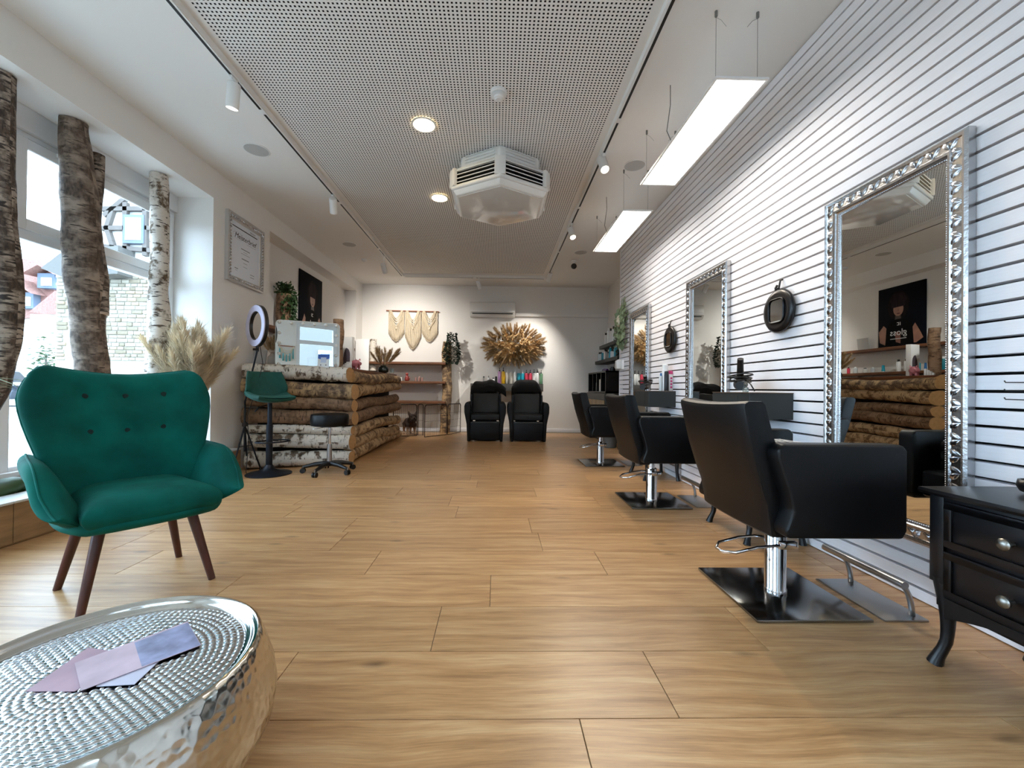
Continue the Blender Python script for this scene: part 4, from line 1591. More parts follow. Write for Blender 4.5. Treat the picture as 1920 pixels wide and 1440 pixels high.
# ---- wash chairs
def wash_unit(label, x, y, towel):
    t = thing('wash_chair', label, 'chair', (x, y, 0), 0, 'black backwash chairs')
    hw = .36
    for s in (-1, 1):
        # swept side panel seen from the front, extruded in depth with a curved top
        prof = [(hw - .055, 0), (hw - .04, .30), (hw, .50), (hw + .002, .60), (hw - .012, .655), (hw - .045, .68), (hw - .085, .672), (hw - .105, .64), (hw - .105, 0)]
        prof = [(s * a, b) for a, b in prof]
        MB().prism(prof, 'y', 0.0, .62).build('side_panel', M_LEATHER, t, bevel=.02, seg=3, angle=.5)
        m = MB().prism([(s * (hw - .12), .3), (s * (hw - .075), .3), (s * (hw - .085), .80), (s * (hw - .12), .81)], 'y', .30, .62)
        m.build('back_wing', M_LEATHER, t, bevel=.012)
    MB().box((-hw + .1, .06, .36), (hw - .1, .50, .47)).build('seat', M_LEATHER2, t, bevel=.03, seg=3)
    MB().box((-hw + .105, .02, .02), (hw - .105, .10, .345)).build('front_panel', M_LEATHER, t, bevel=.012)
    MB().box((-hw + .11, .012, .326), (hw - .11, .03, .334)).build('trim_strip', M_GREYL, t)
    m = MB()
    R = Matrix.Rotation(-.22, 3, 'X')
    m.box((-hw + .115, .42, .45), (hw - .115, .53, .83), rot=R)
    m.build('backrest', M_LEATHER2, t, bevel=.03, seg=3)
    MB().box((-.2, .55, 0), (.2, .95, .62)).build('pedestal', M_BLACKP, t, bevel=.02)
    m = MB()
    m.lathe([(.10, .60), (.18, .70), (.235, .82), (.245, .875), (.235, .885), (.22, .87), (.17, .74), (.05, .68), (0, .68)], (0, .78, 0), 32, sx=1, sy=1.1)
    m.build('basin', M_BLACKW, t, smooth='auto')
    return t


wy = 7.06
w1 = wash_unit('black backwash chair beside the dog pen, towel hanging askew', P(909, 828, z=0).x, wy, 0)
w2 = dup(w1, (P(989, 828, z=0).x + .01, wy, 0), None, 'black backwash chair on the side of the dark cube shelf')


def towel(label, cx, kind):
    """black towel draped over the basin"""
    t = thing('towel', label, 'towel', (cx, wy + .74, 0), 0, 'black towels on the wash basins')

    def fn(a, b):
        u, v = a * 2 - 1, b            # across, from behind over the rim to the front
        hw = .27 if kind == 0 else .265
        x = u * hw
        # the arc over the rim
        if v < .3:
            y, z = .26 - .1 * v, .94 - .25 * (1 - v / .3)
        elif v < .6:
            q = (v - .3) / .3
            y, z = .23 - .5 * q, .945 + .045 * math.sin(q * PI)
        else:
            q = (v - .6) / .4
            y, z = -.27 - .035 * math.sin(q * PI), .945 - (.20 - .03 * u * u) * q
        sag = -.05 * (1 - abs(u)) ** 2 * (1 if .3 < v < .75 else .3) if kind == 0 else 0
        z += sag
        z += .10 - .14 * abs(u) ** 5
        if kind == 0:
            z += .025 * math.sin(u * 5 + .7)
            if u > .6 and v > .6:
                x += .12 * (u - .6) * 2
                z += .04
        z += .008 * noise.noise((u * 4, v * 4, kind * 9.0))
        y += .03 * u * u
        return Vector((x, y, z))
    m = MB().grid(fn, 33, 33)
    o = m.build('cloth', M_BLACKC, t, smooth=True)
    md = o.modifiers.new('s', 'SOLIDIFY'); md.thickness = .008
    if kind == 0:
        MB().tube([(-.25, -.22, .97), (-.275, -.21, .84), (-.285, -.20, .70)], [.02, .018, .012], 8).build('strap', M_BLACKC, t, smooth=True)
    return t


towel('rumpled black towel draped over the basin beside the dog pen', w1.location.x, 0)
towel('smooth black towel hood over the basin on the cube shelf side', w2.location.x, 1)

# ================================================================ log counter
counter = thing('log_counter', 'reception counter stacked from birch and brown logs with wooden top', 'counter', (0, 0, 0))
# front logs: (left px, left y0,y1) (right px, right y0,y1), bark
front = [
    ((456, 681, 707), (657, 689, 717), M_BIRCH), ((454, 710, 735), (666, 721, 749), M_BARKP), ((460, 738, 761), (665, 750, 772), M_BARKB),
    ((455, 765, 793), (666, 772, 797), M_BARKB), ((462, 796, 812), (662, 799, 815), M_BIRCH), ((457, 813, 838), (661, 815, 842), M_BIRCH),
    ((461, 845, 876), (660, 845, 868), M_BIRCH)]
for i, ((xl, a0, a1), (xr, b0, b1), bk_) in enumerate(front):
    A0, A1 = P(xl, a0, y=4.56), P(xl, a1, y=4.56)
    B0, B1 = P(xr, b0, y=4.93), P(xr, b1, y=4.93)
    ra, rb = (A0.z - A1.z) / 2, (B0.z - B1.z) / 2
    a, b = (A0 + A1) / 2, (B0 + B1) / 2
    if i == 6:
        a.z, b.z = max(a.z, ra + .004), max(b.z, rb + .004)
    log('log', a, b, ra * 1.03, rb * 1.03, 20 + i, bk_, counter, bend=.012, wob=.13, endn=(.985, -.12, 0), n=26, seg=18)
# side logs run back from the corner
side = [((712, 5), (694, 717), (705, 720), M_BARKP, .0), (0, (721, 748), (719, 731), M_BIRCHD, 0), (0, (750, 772), (739, 754), M_BARKB, 0),
        (0, (773, 797), (754, 769), M_BARKB, 0), (0, (800, 822), (779, 795), M_BIRCHD, 0), (0, (820, 845), (797, 815), M_BIRCHD, 0), (0, (842, 868), (808, 823), M_BIRCHD, 0)]
SXC = -1.77
for i, (_, n_, f_, bk_, _2) in enumerate(side):
    yn, yf = 4.99, 7.40 + .12 * math.sin(i * 2.3)
    xn, xf = 664, 754
    N0, N1 = P(xn, n_[0], y=yn), P(xn, n_[1], y=yn)
    F0, F1 = P(xf, f_[0], y=yf), P(xf, f_[1], y=yf)
    ra, rb = (N0.z - N1.z) / 2, max(.055, (F0.z - F1.z) / 2)
    a, b = (N0 + N1) / 2, (F0 + F1) / 2
    a.x, b.x = SXC - .02, SXC - .03
    a.z, b.z = max(a.z, ra + .004), max(b.z, rb + .004)
    log('log', a, b, ra * 1.02, rb * 1.02, 40 + i, bk_, counter, bend=.03, wob=.14, n=34, seg=18)
# carcass behind the logs and the top
CT = 1.135
M_CARC = mat('dark_carcass', '#221a14', .8)
MB().prism([(-2.72, 4.72), (-1.92, 5.02), (-1.92, 7.32), (-2.12, 7.32), (-2.12, 5.16), (-2.72, 4.94)], 'z', .02, CT - .06).build('carcass', M_CARC, counter)
for k, (x0, x1) in enumerate(((-1.79, -1.99), (-1.995, -2.22))):
    m = MB().box((x1, 5.06, CT - .035), (x0, 7.35 + .03 * k, CT + .012))
    m.build('top_plank', M_SLAB, counter, bevel=.008)
m = MB().prism([(-2.80, 4.60), (-1.86, 4.95), (-1.86, 5.05), (-2.22, 5.05), (-2.80, 4.88)], 'z', CT - .035, CT + .004)
m.build('top_plank', M_SLAB, counter, bevel=.006)
CTZ = CT + .005
CTZS = CT + .013

# ================================================================ things on the counter
# vanity mirror with bulbs
def on_counter(px, y, z=CTZ):
    p = P(px, 690, y=y)
    return Vector((p.x, y, z))


vy = 4.84
a, b = P(524, 602, y=vy), P(629, 687, y=vy)
cx, hw, hh = (a.x + b.x) / 2, (b.x - a.x) / 2 * 1.04, (a.z - CTZ) / 2
vm = thing('vanity_mirror', 'rectangular make-up mirror ringed with white bulbs on the counter', 'mirror', (cx + .01, vy, CTZ), math.radians(23))


def rrect(w, h, r, n=6, cz=0):
    pts = []
    for qx, qz, a0 in ((1, 1, 0), (-1, 1, PI / 2), (-1, -1, PI), (1, -1, 3 * PI / 2)):
        for i in range(n + 1):
            t_ = a0 + PI / 2 * i / n
            pts.append((qx * (w - r) + r * math.cos(t_), qz * (h - r) + r * math.sin(t_) + cz))
    return pts


MB().prism(rrect(hw, hh, .045, 6, hh), 'y', 0, .03).build('frame', M_WHITE, vm, bevel=.003, angle=1.0)
MB().prism(rrect(hw - .006, hh - .006, .041, 6, hh), 'y', -.004, .0).build('mirror_glass', M_MIRROR, vm)
M_BULB = mat('frosted_bulb', '#eeeeea', .35)
_b = None
spots = [(-.88 + .352 * i, .9) for i in range(6)] + [(-.88, .9 - .45 * j) for j in range(1, 5)] + [(.88, .9 - .45 * j) for j in range(1, 5)]
for u, v in spots:
    o = place(_b, 'bulb', vm) if _b else MB().ball((0, 0, 0), .019, 14, 10).build('bulb', M_BULB, vm, smooth=True)
    _b = _b or o
    o.location = (u * hw, -.012, hh + v * hh * .985)
MB().box((-.1, -.03, 0), (.1, .10, .008)).build('foot', M_WHITE, vm, bevel=.003)

# small sign stand (its square code is left blank)
p = on_counter(606, 4.80)
sg = thing('sign_stand', 'small blue and white counter sign leaning before the make-up mirror', 'sign', p, 0)
M_SGB = mat('sign_blue', '#2a56b0', .4)
R = Matrix.Rotation(-.12, 3, 'X')
m = MB().box((-.066, -.002, 0), (.066, .002, .155), rot=R, ctr=(0, 0, 0)); m.build('card', M_WHITE, sg)
m = MB().prism([(-.066, .155), (.066, .155), (.066, .105), (0, .085), (-.066, .105)], 'y', -.0035, -.002); m.v = [tuple(R @ Vector(q)) for q in m.v]; m.build('blue_field', M_SGB, sg)
m = MB().box((-.032, -.0045, .055), (.032, -.0035, .118)); m.v = [tuple(R @ Vector(q)) for q in m.v]; m.build('blank_square', mat('sign_grey', '#c9d2e4', .4), sg)
for k in (-.03, .03):
    m = MB().box((k - .006, -.0036, .022), (k + .006, -.0026, .034)); m.v = [tuple(R @ Vector(q)) for q in m.v]; m.build('icon', M_GREYL, sg)

# plumes: shared meshes
def plume_mesh(name, mt, n, length, spread, seed, strand=.10, width=.0025, bendy=.25):
    """feathery grass head growing along +z from the origin"""
    rg = random.Random(seed)
    m = MB()
    bx = rg.uniform(.1, 1) * bendy
    def axis(q):
        return Vector((bx * length * q * q, 0, length * q * (1 - .12 * q * bendy)))
    m.tube([axis(i / 6) for i in range(7)], [width * .9] * 5 + [width * .5, width * .3], 4)
    for i in range(n):
        q = rg.uniform(.28, 1.0)
        b0 = axis(q)
        an = rg.uniform(0, 2 * PI)
        env = math.sin(PI * min(1, (q - .22) / .85)) ** .6
        out = Vector((math.cos(an), math.sin(an), 0)) * spread * env * rg.uniform(.3, 1.0)
        up = Vector((bx * .8, 0, 1)) * strand * rg.uniform(.6, 1.2)
        p1 = b0 + out * .5 + up * .5
        p2 = b0 + out + up * .85 + Vector((0, 0, -strand * .25 * rg.random()))
        sd = Vector((-math.sin(an), math.cos(an), 0)) * width
        m.add([b0 - sd * .4, b0 + sd * .4, p1 - sd, p1 + sd, p2], [(0, 1, 3, 2), (2, 3, 4)])
    o = m.build(name, mt, None, smooth=False, fix=False)
    return o


def dirrot(d, twist=0.0):
    return (Vector(d).to_track_quat('Z', 'X').to_matrix() @ Matrix.Rotation(twist, 3, 'Z')).to_euler()


def bouquet(parent, meshes, n, z0, spread, lmin, lmax, seed, lean=(0, 0), base_r=.02, name='plume', front=1.0):
    rg = random.Random(seed)
    for i in range(n):
        src = meshes[i % len(meshes)]
        an = rg.uniform(0, 2 * PI)
        k = spread * math.sqrt(rg.random())
        d = Vector((math.cos(an) * k + lean[0], math.sin(an) * k * front + lean[1], 1))
        s = rg.uniform(lmin, lmax)
        o = place(src, name, parent, (math.cos(an) * base_r, math.sin(an) * base_r, z0), dirrot(d, rg.uniform(0, 6.28)), (s, s, s))


PL_C = [plume_mesh('plume', M_PAMPASW, 620, .8, .13, 60 + i, .17, .0026) for i in range(4)]
PL_T = [plume_mesh('plume', M_PAMPAS, 380, .8, .14, 70 + i, .15, .0045) for i in range(4)]
PL_D = [plume_mesh('dried_leaf', M_PAMPASD, 120, .6, .10, 80 + i, .14, .010, .5) for i in range(3)]
TEMPL = PL_C + PL_T + PL_D

# ribbed vase with dry grass
p = on_counter(513, 4.88)
t = thing('vase', 'white ribbed vase with tan dried grass behind the ring lamp', 'vase', p)
prof = [(.040, 0), (.056, .01)]
for i in range(14):
    zz = .015 + i * .0105
    rr = .056 + .012 * math.sin(PI * (i + 2) / 16) - (.022 * smooth01((i - 9) / 5))
    prof += [(rr, zz), (rr - .003, zz + .005)]
prof += [(.034, .165), (.038, .175), (.032, .175), (.03, .12)]
MB().lathe(prof, (0, 0, 0), 28, cap=False).build('body', mat('cream_ceramic', '#cfc6bd', .6), t, smooth=True)
bouquet(t, PL_T, 11, .13, .75, .24, .33, 4, (-.1, -.1))

# white canvas leaning on the wall behind
p = on_counter(478, 4.82)
m = MB().box((-.11, 0, 0), (.11, .018, .20), rot=Matrix.Rotation(-.16, 3, 'X') @ Matrix.Rotation(.05, 3, 'Y'), ctr=(0, 0, 0))
o = tag(m.build('canvas_panel', mat('white_canvas', '#c9c6c2', .8, var=.06, vscale=9), bevel=.003), 'small blank white canvas leaning behind the ring lamp', 'canvas')
o.location = p + Vector((0, .0, .004))

# dark short trunk standing behind the vanity mirror
p = on_counter(631, 5.25, CTZS)
tk = log('tree_stump', (0, 0, 0), (0, 0, P(631, 598, y=5.25).z - p.z), .066, .060, 77, M_BARKB, None, bend=.01, wob=.16, n=14)
tag(tk, 'short dark brown trunk standing upright behind the make-up mirror', 'trunk').location = p + Vector((0, .04, 0))
# white display with dark arch
p = on_counter(651, 5.55, CTZS)
hgt = P(651, 632, y=5.55).z - p.z
t = thing('display_box', 'white counter display with dark arched cut-out', 'display', p, math.radians(-14))
MB().box((-.085, -.03, 0), (.085, .03, hgt)).build('panel', M_WHITE, t, bevel=.004)
arch = [(.06, .01), (.06, .2)] + [(.06 * math.cos(a), .2 + .09 * math.sin(a)) for a in [PI / 2 * i / 6 for i in range(1, 7)]] + [(-.01, .27), (-.03, .22), (-.045, .12), (-.05, .01)]
MB().prism(arch, 'y', -.034, -.03).build('arch_print', mat('dusk_print', '#544b55', .5), t)

# pink piggy bank
M_PINK = mat('pink_ceramic', '#b8707a', .3)
p = on_counter(667, 5.35, CTZS)
t = thing('piggy_bank', 'pink ceramic piggy bank on the counter', 'piggy bank', p, math.radians(-30))
m = MB().ball((0, 0, .068), (.07, .055, .056), 20, 14)
m.build('body', M_PINK, t, smooth=True)
MB().tube([(.055, 0, .07), (.085, 0, .068)], [.026, .022], 14).build('snout', M_PINK, t, smooth='auto')
for sx in (-.035, .035):
    for sy in (-.025, .025):
        MB().tube([(sx, sy, 0), (sx, sy, .035)], [.014, .016], 10).build('foot', M_PINK, t, smooth='auto')
for sy in (-1, 1):
    m = MB(); m.add([(.03, sy * .012, .115), (.05, sy * .04, .112), (.035, sy * .036, .142), (.026, sy * .026, .118)], [(0, 1, 2), (0, 2, 3), (1, 3, 2), (0, 3, 1)])
    m.build('ear', M_PINK, t)
MB().tube([(-.07, 0, .07), (-.08, .008, .078), (-.086, 0, .07)], .004, 6).build('tail', M_PINK, t, smooth=True)
# card holder
p = on_counter(649, 5.22, CTZS)
t = thing('card_holder', 'white stepped rack of business cards beside the piggy bank', 'card holder', p, math.radians(-35))
for i in range(4):
    MB().box((-.045, -.04 + i * .024, 0), (.045, -.02 + i * .024, .035 + i * .018)).build('card_row', M_WHITE, t, bevel=.001)
# black phone tray and pen
p = on_counter(697, 6.1, CTZS)
t = thing('phone', 'flat black phone lying on the counter', 'phone', p, math.radians(60))
MB().box((-.085, -.04, 0), (.085, .04, .012)).build('case', M_BLACKP, t, bevel=.004)
MB().box((-.08, -.036, .012), (.08, .036, .0128)).build('screen', mat('black_screen', '#08090c', .08), t)
# black vase with tan grass at the counter's far end
p = on_counter(719, 6.6, CTZS)
t = thing('vase', 'squat dark green glass vase with drooping tan grass on the counter', 'vase', p)
MB().lathe([(.05, 0), (.075, .01), (.085, .05), (.075, .085), (.045, .10), (.05, .118), (.044, .118), (.04, .09)], (0, 0, 0), 24, cap=False).build('body', mat('dark_green_glass', '#0e1a16', .12), t, smooth=True)
bouquet(t, PL_T, 20, .08, 1.1, .32, .48, 9, (.15, -.1))
p = on_counter(735, 6.75, CTZS)
tag(MB().lathe([(.03, 0), (.034, .004), (.036, .08), (.033, .08), (.031, .008), (0, .008)], (0, 0, 0), 18).build('drinking_glass', mat('clear_glass', '#e6efe8', .05, trans=.9), smooth='auto'),
    'small clear glass beside the dark green vase', 'glass').location = p

# ================================================================ ring lamp, bar stool, work stool
# ring light on tripod
rp = P(470, 886, z=0)
rp = Vector((-2.67, 4.40, 0))
t = thing('ring_lamp', 'black tripod ring lamp with white round diffuser in front of the counter', 'ring lamp', rp)
rc = P(481, 611, y=4.40) - rp
nrm = Vector((-.50, -.86, 0.05)).normalized()      # face direction
Rr = nrm.to_track_quat('Z', 'Y').to_matrix()
nrm = Vector((-.30, -.62, 0)).normalized()
yaw = math.radians(-37)


def ringpts(r, off):
    pts = []
    for i in range(48):
        a = 2 * PI * i / 48
        v = Vector((r * math.cos(a), -off, r * math.sin(a)))
        pts.append(Matrix.Rotation(yaw, 3, 'Z') @ v + rc)
    return pts


def ring_body(r0, r1, d0, d1):
    m = MB()
    prof = [(r0, d0), (r0, d1), (r1, d1), (r1, d0)]
    vs = []
    for i in range(56):
        a = 2 * PI * i / 56
        for r, d in prof:
            vs.append(Matrix.Rotation(yaw, 3, 'Z') @ Vector((r * math.cos(a), d, r * math.sin(a))) + rc)
    fs = [(i * 4 + k, i * 4 + (k + 1) % 4, ((i + 1) % 56) * 4 + (k + 1) % 4, ((i + 1) % 56) * 4 + k) for i in range(56) for k in range(4)]
    m.add(vs, fs)
    return m


ring_body(.150, .222, -.008, .026).build('ring_housing', M_BLACKP, t, smooth='auto')
ring_body(.154, .218, -.018, -.007).build('diffuser', mat('ring_diffuser', '#d9d6ee', .5), t, smooth='auto')
MB().tube([rc + Vector((0, .02, -.20)), rc + Vector((0, .02, -.27))], .016, 10).build('bracket', M_BLACKP, t, smooth='auto')
MB().tube([rc + Vector((.012, .02, -.25)), rc + Vector((-.03, -.01, -.25))], .012, 8).build('clamp_knob', M_BLACKP, t)
MB().tube([(rc.x, .02, rc.z - .26), (0, 0, .75), (0, 0, .22)], .009, 10).build('pole', M_DKMETAL, t, smooth='auto')
MB().tube([(0, 0, .42), (0, 0, .66)], .013, 10).build('pole_sleeve', M_BLACKP, t, smooth='auto')
hub = (0, 0, .50)
MB().lathe([(.022, 0), (.026, .01), (.026, .035), (.02, .045)], (0, 0, .485), 12).build('hub', M_BLACKP, t)
feet = [P(440, 893, z=0.01) - rp, P(513, 865, z=.01) - rp, Vector((-.05, .14, .01))]
feet[1] = Vector((.10, .13, .01))
feet[0] = Vector((0, -.22, .01))
for f in feet:
    lg = MB().tube([hub, tuple(f)], .008, 8).build('leg', M_DKMETAL, t, smooth='auto')
    MB().ball(tuple(f + Vector((0, 0, .006))), .015, 8, 6).build('foot_cap', M_BLACKP, lg, smooth=True)
    MB().tube([(0, 0, .28), tuple(Vector(hub).lerp(f, .45))], .004, 6).build('strut', M_DKMETAL, lg)
MB().tube([rc + Vector((.02, .03, -.2)), rc + Vector((.05, .04, -.4)), rc + Vector((.01, .02, -.62)), (.02, .01, .6), (.03, .02, .3), (.05, -.05, .01), (.09, -.1, .006)], .0035, 6).build('cable', M_BLACKP, t, smooth=True)

# bar stool
bp_ = Vector((P(512, 886, z=0).x, 4.32, 0))
t = thing('bar_stool', 'green velvet bar stool with black disc foot in front of the counter', 'stool', bp_, math.radians(48))
MB().lathe([(.215, 0), (.217, .008), (.20, .018), (.12, .034), (.06, .058), (.038, .09), (.032, .10)], (0, 0, 0), 40).build('base', M_DKMETAL, t, smooth='auto')
MB().lathe([(.031, .09), (.031, .52)], (0, 0, 0), 20).build('column', M_DKMETAL, t, smooth='auto')
MB().lathe([(.022, .52), (.022, .74)], (0, 0, 0), 20).build('piston', M_DKMETAL, t, smooth='auto')
pts = [(.17 * math.sin(a) + .02, -.14 + .14 * math.cos(a) * 1.0, .35) for a in [PI * 2 * i / 28 for i in range(28)]]
pts = [(.16 * math.cos(a) , -.10 + .11 * math.sin(a), .35) for a in [PI * 2 * i / 28 for i in range(28)]]
MB().tube(pts, .008, 8, closed=True).build('footrest_ring', M_DKMETAL, t, smooth=True)
MB().tube([(-.03, 0, .72), (-.12, -.05, .70), (-.16, -.07, .66)], .006, 8).build('lift_lever', M_DKMETAL, t, smooth=True)


def bs_pos(u, v):
    """one-piece bucket: v -1 front lip .. 0 seat back .. 1 back top"""
    if v < .05:
        q = (v + 1) / 1.05
        y = -.21 + .36 * q
        z = .785 - .012 * math.sin(q * PI) + .02 * u * u
        hw = .205 - .03 * (1 - q) ** 2
    else:
        q = (v - .05) / .95
        y = .15 + .10 * q
        z = .785 + .285 * q ** 1.1
        hw = .205 + .0 * q - .045 * q * q
    lift = .06 * abs(u) ** 3 * smooth01((v + 1) / 1.1) * (1 - max(0, v)) ** .5
    yy = y - .12 * abs(u) ** 2.5 * smooth01((v + .2) / .6) * (1 - .2 * max(0, v))
    return (u * hw, yy, z + lift)


def bs_n(u, v):
    k = smooth01((v + .25) / .5)
    return Vector((-u * .25, -k, (1 - k) + .1)).normalized()


def bs_puff(u, v):
    d = .01 * (1 - u * u)
    if v > .1:
        g = min(abs(((u + v * .9) * 2.6) % 1 - .5), abs(((u - v * .9) * 2.6) % 1 - .5))
        d -= .007 * math.exp(-(g / .08) ** 2) if abs(u) < .85 and v < .9 else 0
    return d


pillow(MB(), bs_pos, bs_n, .028, 41, 51, 10, bs_puff).build('seat', M_VELVET2, t, smooth=True)

# rolling work stool
op = Vector((P(629, 880, z=0).x, 4.42, 0))
t = thing('rolling_stool', 'round black swivel stool on casters in front of the counter', 'stool', op, 0)
MB().lathe([(.16, .50), (.185, .505), (.192, .52), (.192, .60), (.185, .622), (.16, .63), (0, .632)], (0, 0, 0), 36).build('seat', M_LEATHER, t, smooth='auto')
MB().lathe([(.1, .49), (.1, .50)], (0, 0, 0), 20).build('seat_plate', M_BLACKP, t)
MB().lathe([(.014, .30), (.014, .49)], (0, 0, 0), 16).build('piston', M_CHROME, t, smooth='auto')
MB().lathe([(.026, .11), (.025, .30), (.02, .305)], (0, 0, 0), 18).build('gas_cylinder', M_STEEL, t, smooth='auto')
MB().lathe([(.045, .075), (.045, .12), (.03, .125)], (0, 0, 0), 16).build('hub', M_BLACKP, t)
for k in range(5):
    a = -PI / 2 - .15 + k * 2 * PI / 5
    d = Vector((math.cos(a), math.sin(a), 0))
    MB().tube([d * .03 + Vector((0, 0, .10)), d * .14 + Vector((0, 0, .092)), d * .255 + Vector((0, 0, .066))], [.026, .023, .016], 10).build('base_arm', M_BLACKP, t, smooth='auto')
    w = MB()
    s = Vector((-d.y, d.x, 0))
    c = d * .262 + Vector((0, 0, .027))
    for e in (-1, 1):
        w.tube([c + s * (.006 * e), c + s * (.021 * e)], .027, 16)
    cw = w.build('caster', M_BLACKP, t)
    MB().tube([c + Vector((0, 0, .005)), c + Vector((0, 0, .05))], .008, 8).build('caster_stem', M_STEEL, cw)
MB().tube([(-.03, .02, .485), (-.1, -.06, .478), (-.14, -.09, .47)], .004, 6).build('lift_lever', M_CHROME, t, smooth=True)

# ================================================================ window recess
def trunk(label, pts, rr, mt, seed, branch=None):
    """standing trunk following pixel points, at x about -3.02"""
    t = thing('standing_birch', label, 'trunk', (pts[0][0], pts[0][1], .22), 0, 'bare trunks standing in the window trough')
    o0 = Vector((pts[0][0], pts[0][1], .22))
    for i in range(1):
        n, seg = 60, 20
        zs = [p[2] for p in pts]
        rng = random.Random(seed)
        ph = rng.uniform(0, 40)
        vs = []
        zlo, zhi = zs[0], zs[-1]
        for j in range(n):
            z = zlo + (zhi - zlo) * j / (n - 1)
            for s in range(len(pts) - 1):
                if pts[s][2] <= z <= pts[s + 1][2] + 1e-6:
                    f = (z - pts[s][2]) / (pts[s + 1][2] - pts[s][2])
                    break
            fs_ = smooth01(f)
            x = pts[s][0] + (pts[s + 1][0] - pts[s][0]) * fs_
            y = pts[s][1] + (pts[s + 1][1] - pts[s][1]) * fs_
            r0 = rr[s] + (rr[s + 1] - rr[s]) * fs_
            for k in range(seg):
                a = 2 * PI * k / seg
                r = r0 * (1 + .10 * noise.noise((z * 4 + ph, math.cos(a), math.sin(a) + ph)) + .06 * noise.noise((z * 14 + ph, math.cos(a) * 2.5, math.sin(a) * 2.5 + ph)))
                vs.append((x + r * math.cos(a) - o0.x, y + r * math.sin(a) - o0.y, z - .22))
        m = bpy.data.meshes.new('bark')
        fs = [(j * seg + k, j * seg + (k + 1) % seg, (j + 1) * seg + (k + 1) % seg, (j + 1) * seg + k) for j in range(n - 1) for k in range(seg)]
        m.from_pydata(vs, [], fs)
        ul = m.uv_layers.new(name='UVMap')
        li = 0
        for q in range(len(fs)):
            j, k = divmod(q, seg)
            for c, (dj, dk) in enumerate(((0, 0), (0, 1), (1, 1), (1, 0))):
                ul.data[li].uv = (ph + (zhi - zlo) * (j + dj) / (n - 1), ph + 2 * PI * .1 * (k + dk) / seg)
                li += 1
        m.polygons.foreach_set('use_smooth', [True] * len(fs))
        m.materials.append(mt)
        o = bpy.data.objects.new('bark', m); COL.objects.link(o); o.parent = t
        MB().lathe([(0, 0), (rr[-1] * .95, 0)], (pts[-1][0] - o0.x, pts[-1][1] - o0.y, zhi - .22), 16, cap=False).build('cut_end', M_CUT, t)
    return t


def tp(px, py, x=-3.03):
    p = P(px, py, x=x)
    return p


def trunk_px(label, rows, mt, seed, x=-3.03, zt=2.785):
    """rows of (centre px, py, width px) from the bottom up"""
    pts, rr = [], []
    for cx, py, w in rows:
        p = P(cx, py, x=x)
        pts.append((p.x, p.y, p.z))
        rr.append(w * p.y / F / 2 * .93)
    # keep y order sane, extend to trough and soffit
    pts = [(pts[0][0], pts[0][1], .22)] + [q for q in pts if .3 < q[2] < zt - .03] + [(pts[-1][0], pts[-1][1], zt)]
    rr = [rr[0]] + [r for r, (cx, py, w) in zip(rr, rows) if .3 < P(cx, py, x=x).z < zt - .03] + [rr[-1]]
    return trunk(label, pts, rr, mt, seed)


trunk_px('pale slender birch trunk next to the white window reveal', [(291, 800, 34), (293, 690, 36), (296, 640, 36), (298, 600, 38), (297, 540, 33), (300, 480, 30), (299, 420, 31), (299, 360, 30), (298, 330, 29)], M_BIRCHT, 3)
tt = trunk_px('thick rough trunk with peeled bark in the middle of the window', [(178, 800, 56), (172, 690, 52), (166, 620, 52), (158, 520, 58), (155, 450, 58), (150, 370, 56), (143, 290, 50), (138, 240, 42)], M_BARKG, 5, x=-3.04)
# second stem grown against it
a, b = P(184, 590, x=-2.99), P(181, 290, x=-3.03)
o0 = tt.location
side_ = log('side_stem', a - o0, b - o0, .06, .045, 91, M_BARKR, tt, bend=.02, wob=.12, n=24)
trunk_px('dark ringed birch trunk cut by the left picture edge', [(-45, 800, 44), (-8, 720, 44), (8, 620, 48), (10, 560, 52), (3, 470, 52), (0, 400, 44), (-2, 300, 42), (0, 200, 40), (0, 140, 42)], M_BARKR, 8, x=-3.02)

# pampas in a floor vase
p = Vector((-2.83, 3.80, .25))
t = thing('pampas_vase', 'large bunch of cream pampas grass standing in the window corner', 'vase', p)
MB().lathe([(.05, 0), (.075, .01), (.09, .12), (.08, .22), (.05, .33), (.045, .40), (.055, .42), (.045, .42), (.04, .3)], (0, 0, 0), 24, cap=False).build('vase_body', mat('white_ceramic', '#d7d5d2', .4), t, smooth=True)
bouquet(t, PL_C, 34, .34, .24, .78, 1.08, 5, (.10, -.03))
# stray plumes leaning to the counter
for i, (dx, dy, s) in enumerate(((.36, -.15, .9), (.30, -.3, .95), (.42, -.2, .85), (.2, .1, .95))):
    place(PL_C[i % 4], 'plume', t, (0, 0, .36), dirrot((dx, dy, 1), i), (s, s, s))

# spider plant and cactus leaf in the trough
def blades(parent, n, z0, length, width, seed, mt, droop=1.0):
    rg = random.Random(seed)
    for i in range(n):
        an = rg.uniform(0, 2 * PI)
        d = Vector((math.cos(an), math.sin(an), 0))
        L = length * rg.uniform(.6, 1.1)
        m = MB()
        vs = []
        for k in range(7):
            q = k / 6
            w = width * math.sin(PI * (q * .85 + .12)) * .5
            p = d * (L * q * .8) + Vector((0, 0, L * (.75 * q - droop * .8 * q * q)))
            s = Vector((-d.y, d.x, 0)) * w
            vs += [p - s, p + Vector((0, 0, -w * .35)), p + s]
        m.add(vs, [(k * 3 + e, k * 3 + e + 1, k * 3 + e + 4, k * 3 + e + 3) for k in range(6) for e in (0, 1)])
        o = m.build('leaf', mt, parent, smooth=True, fix=False)
        o.location = (0, 0, z0)


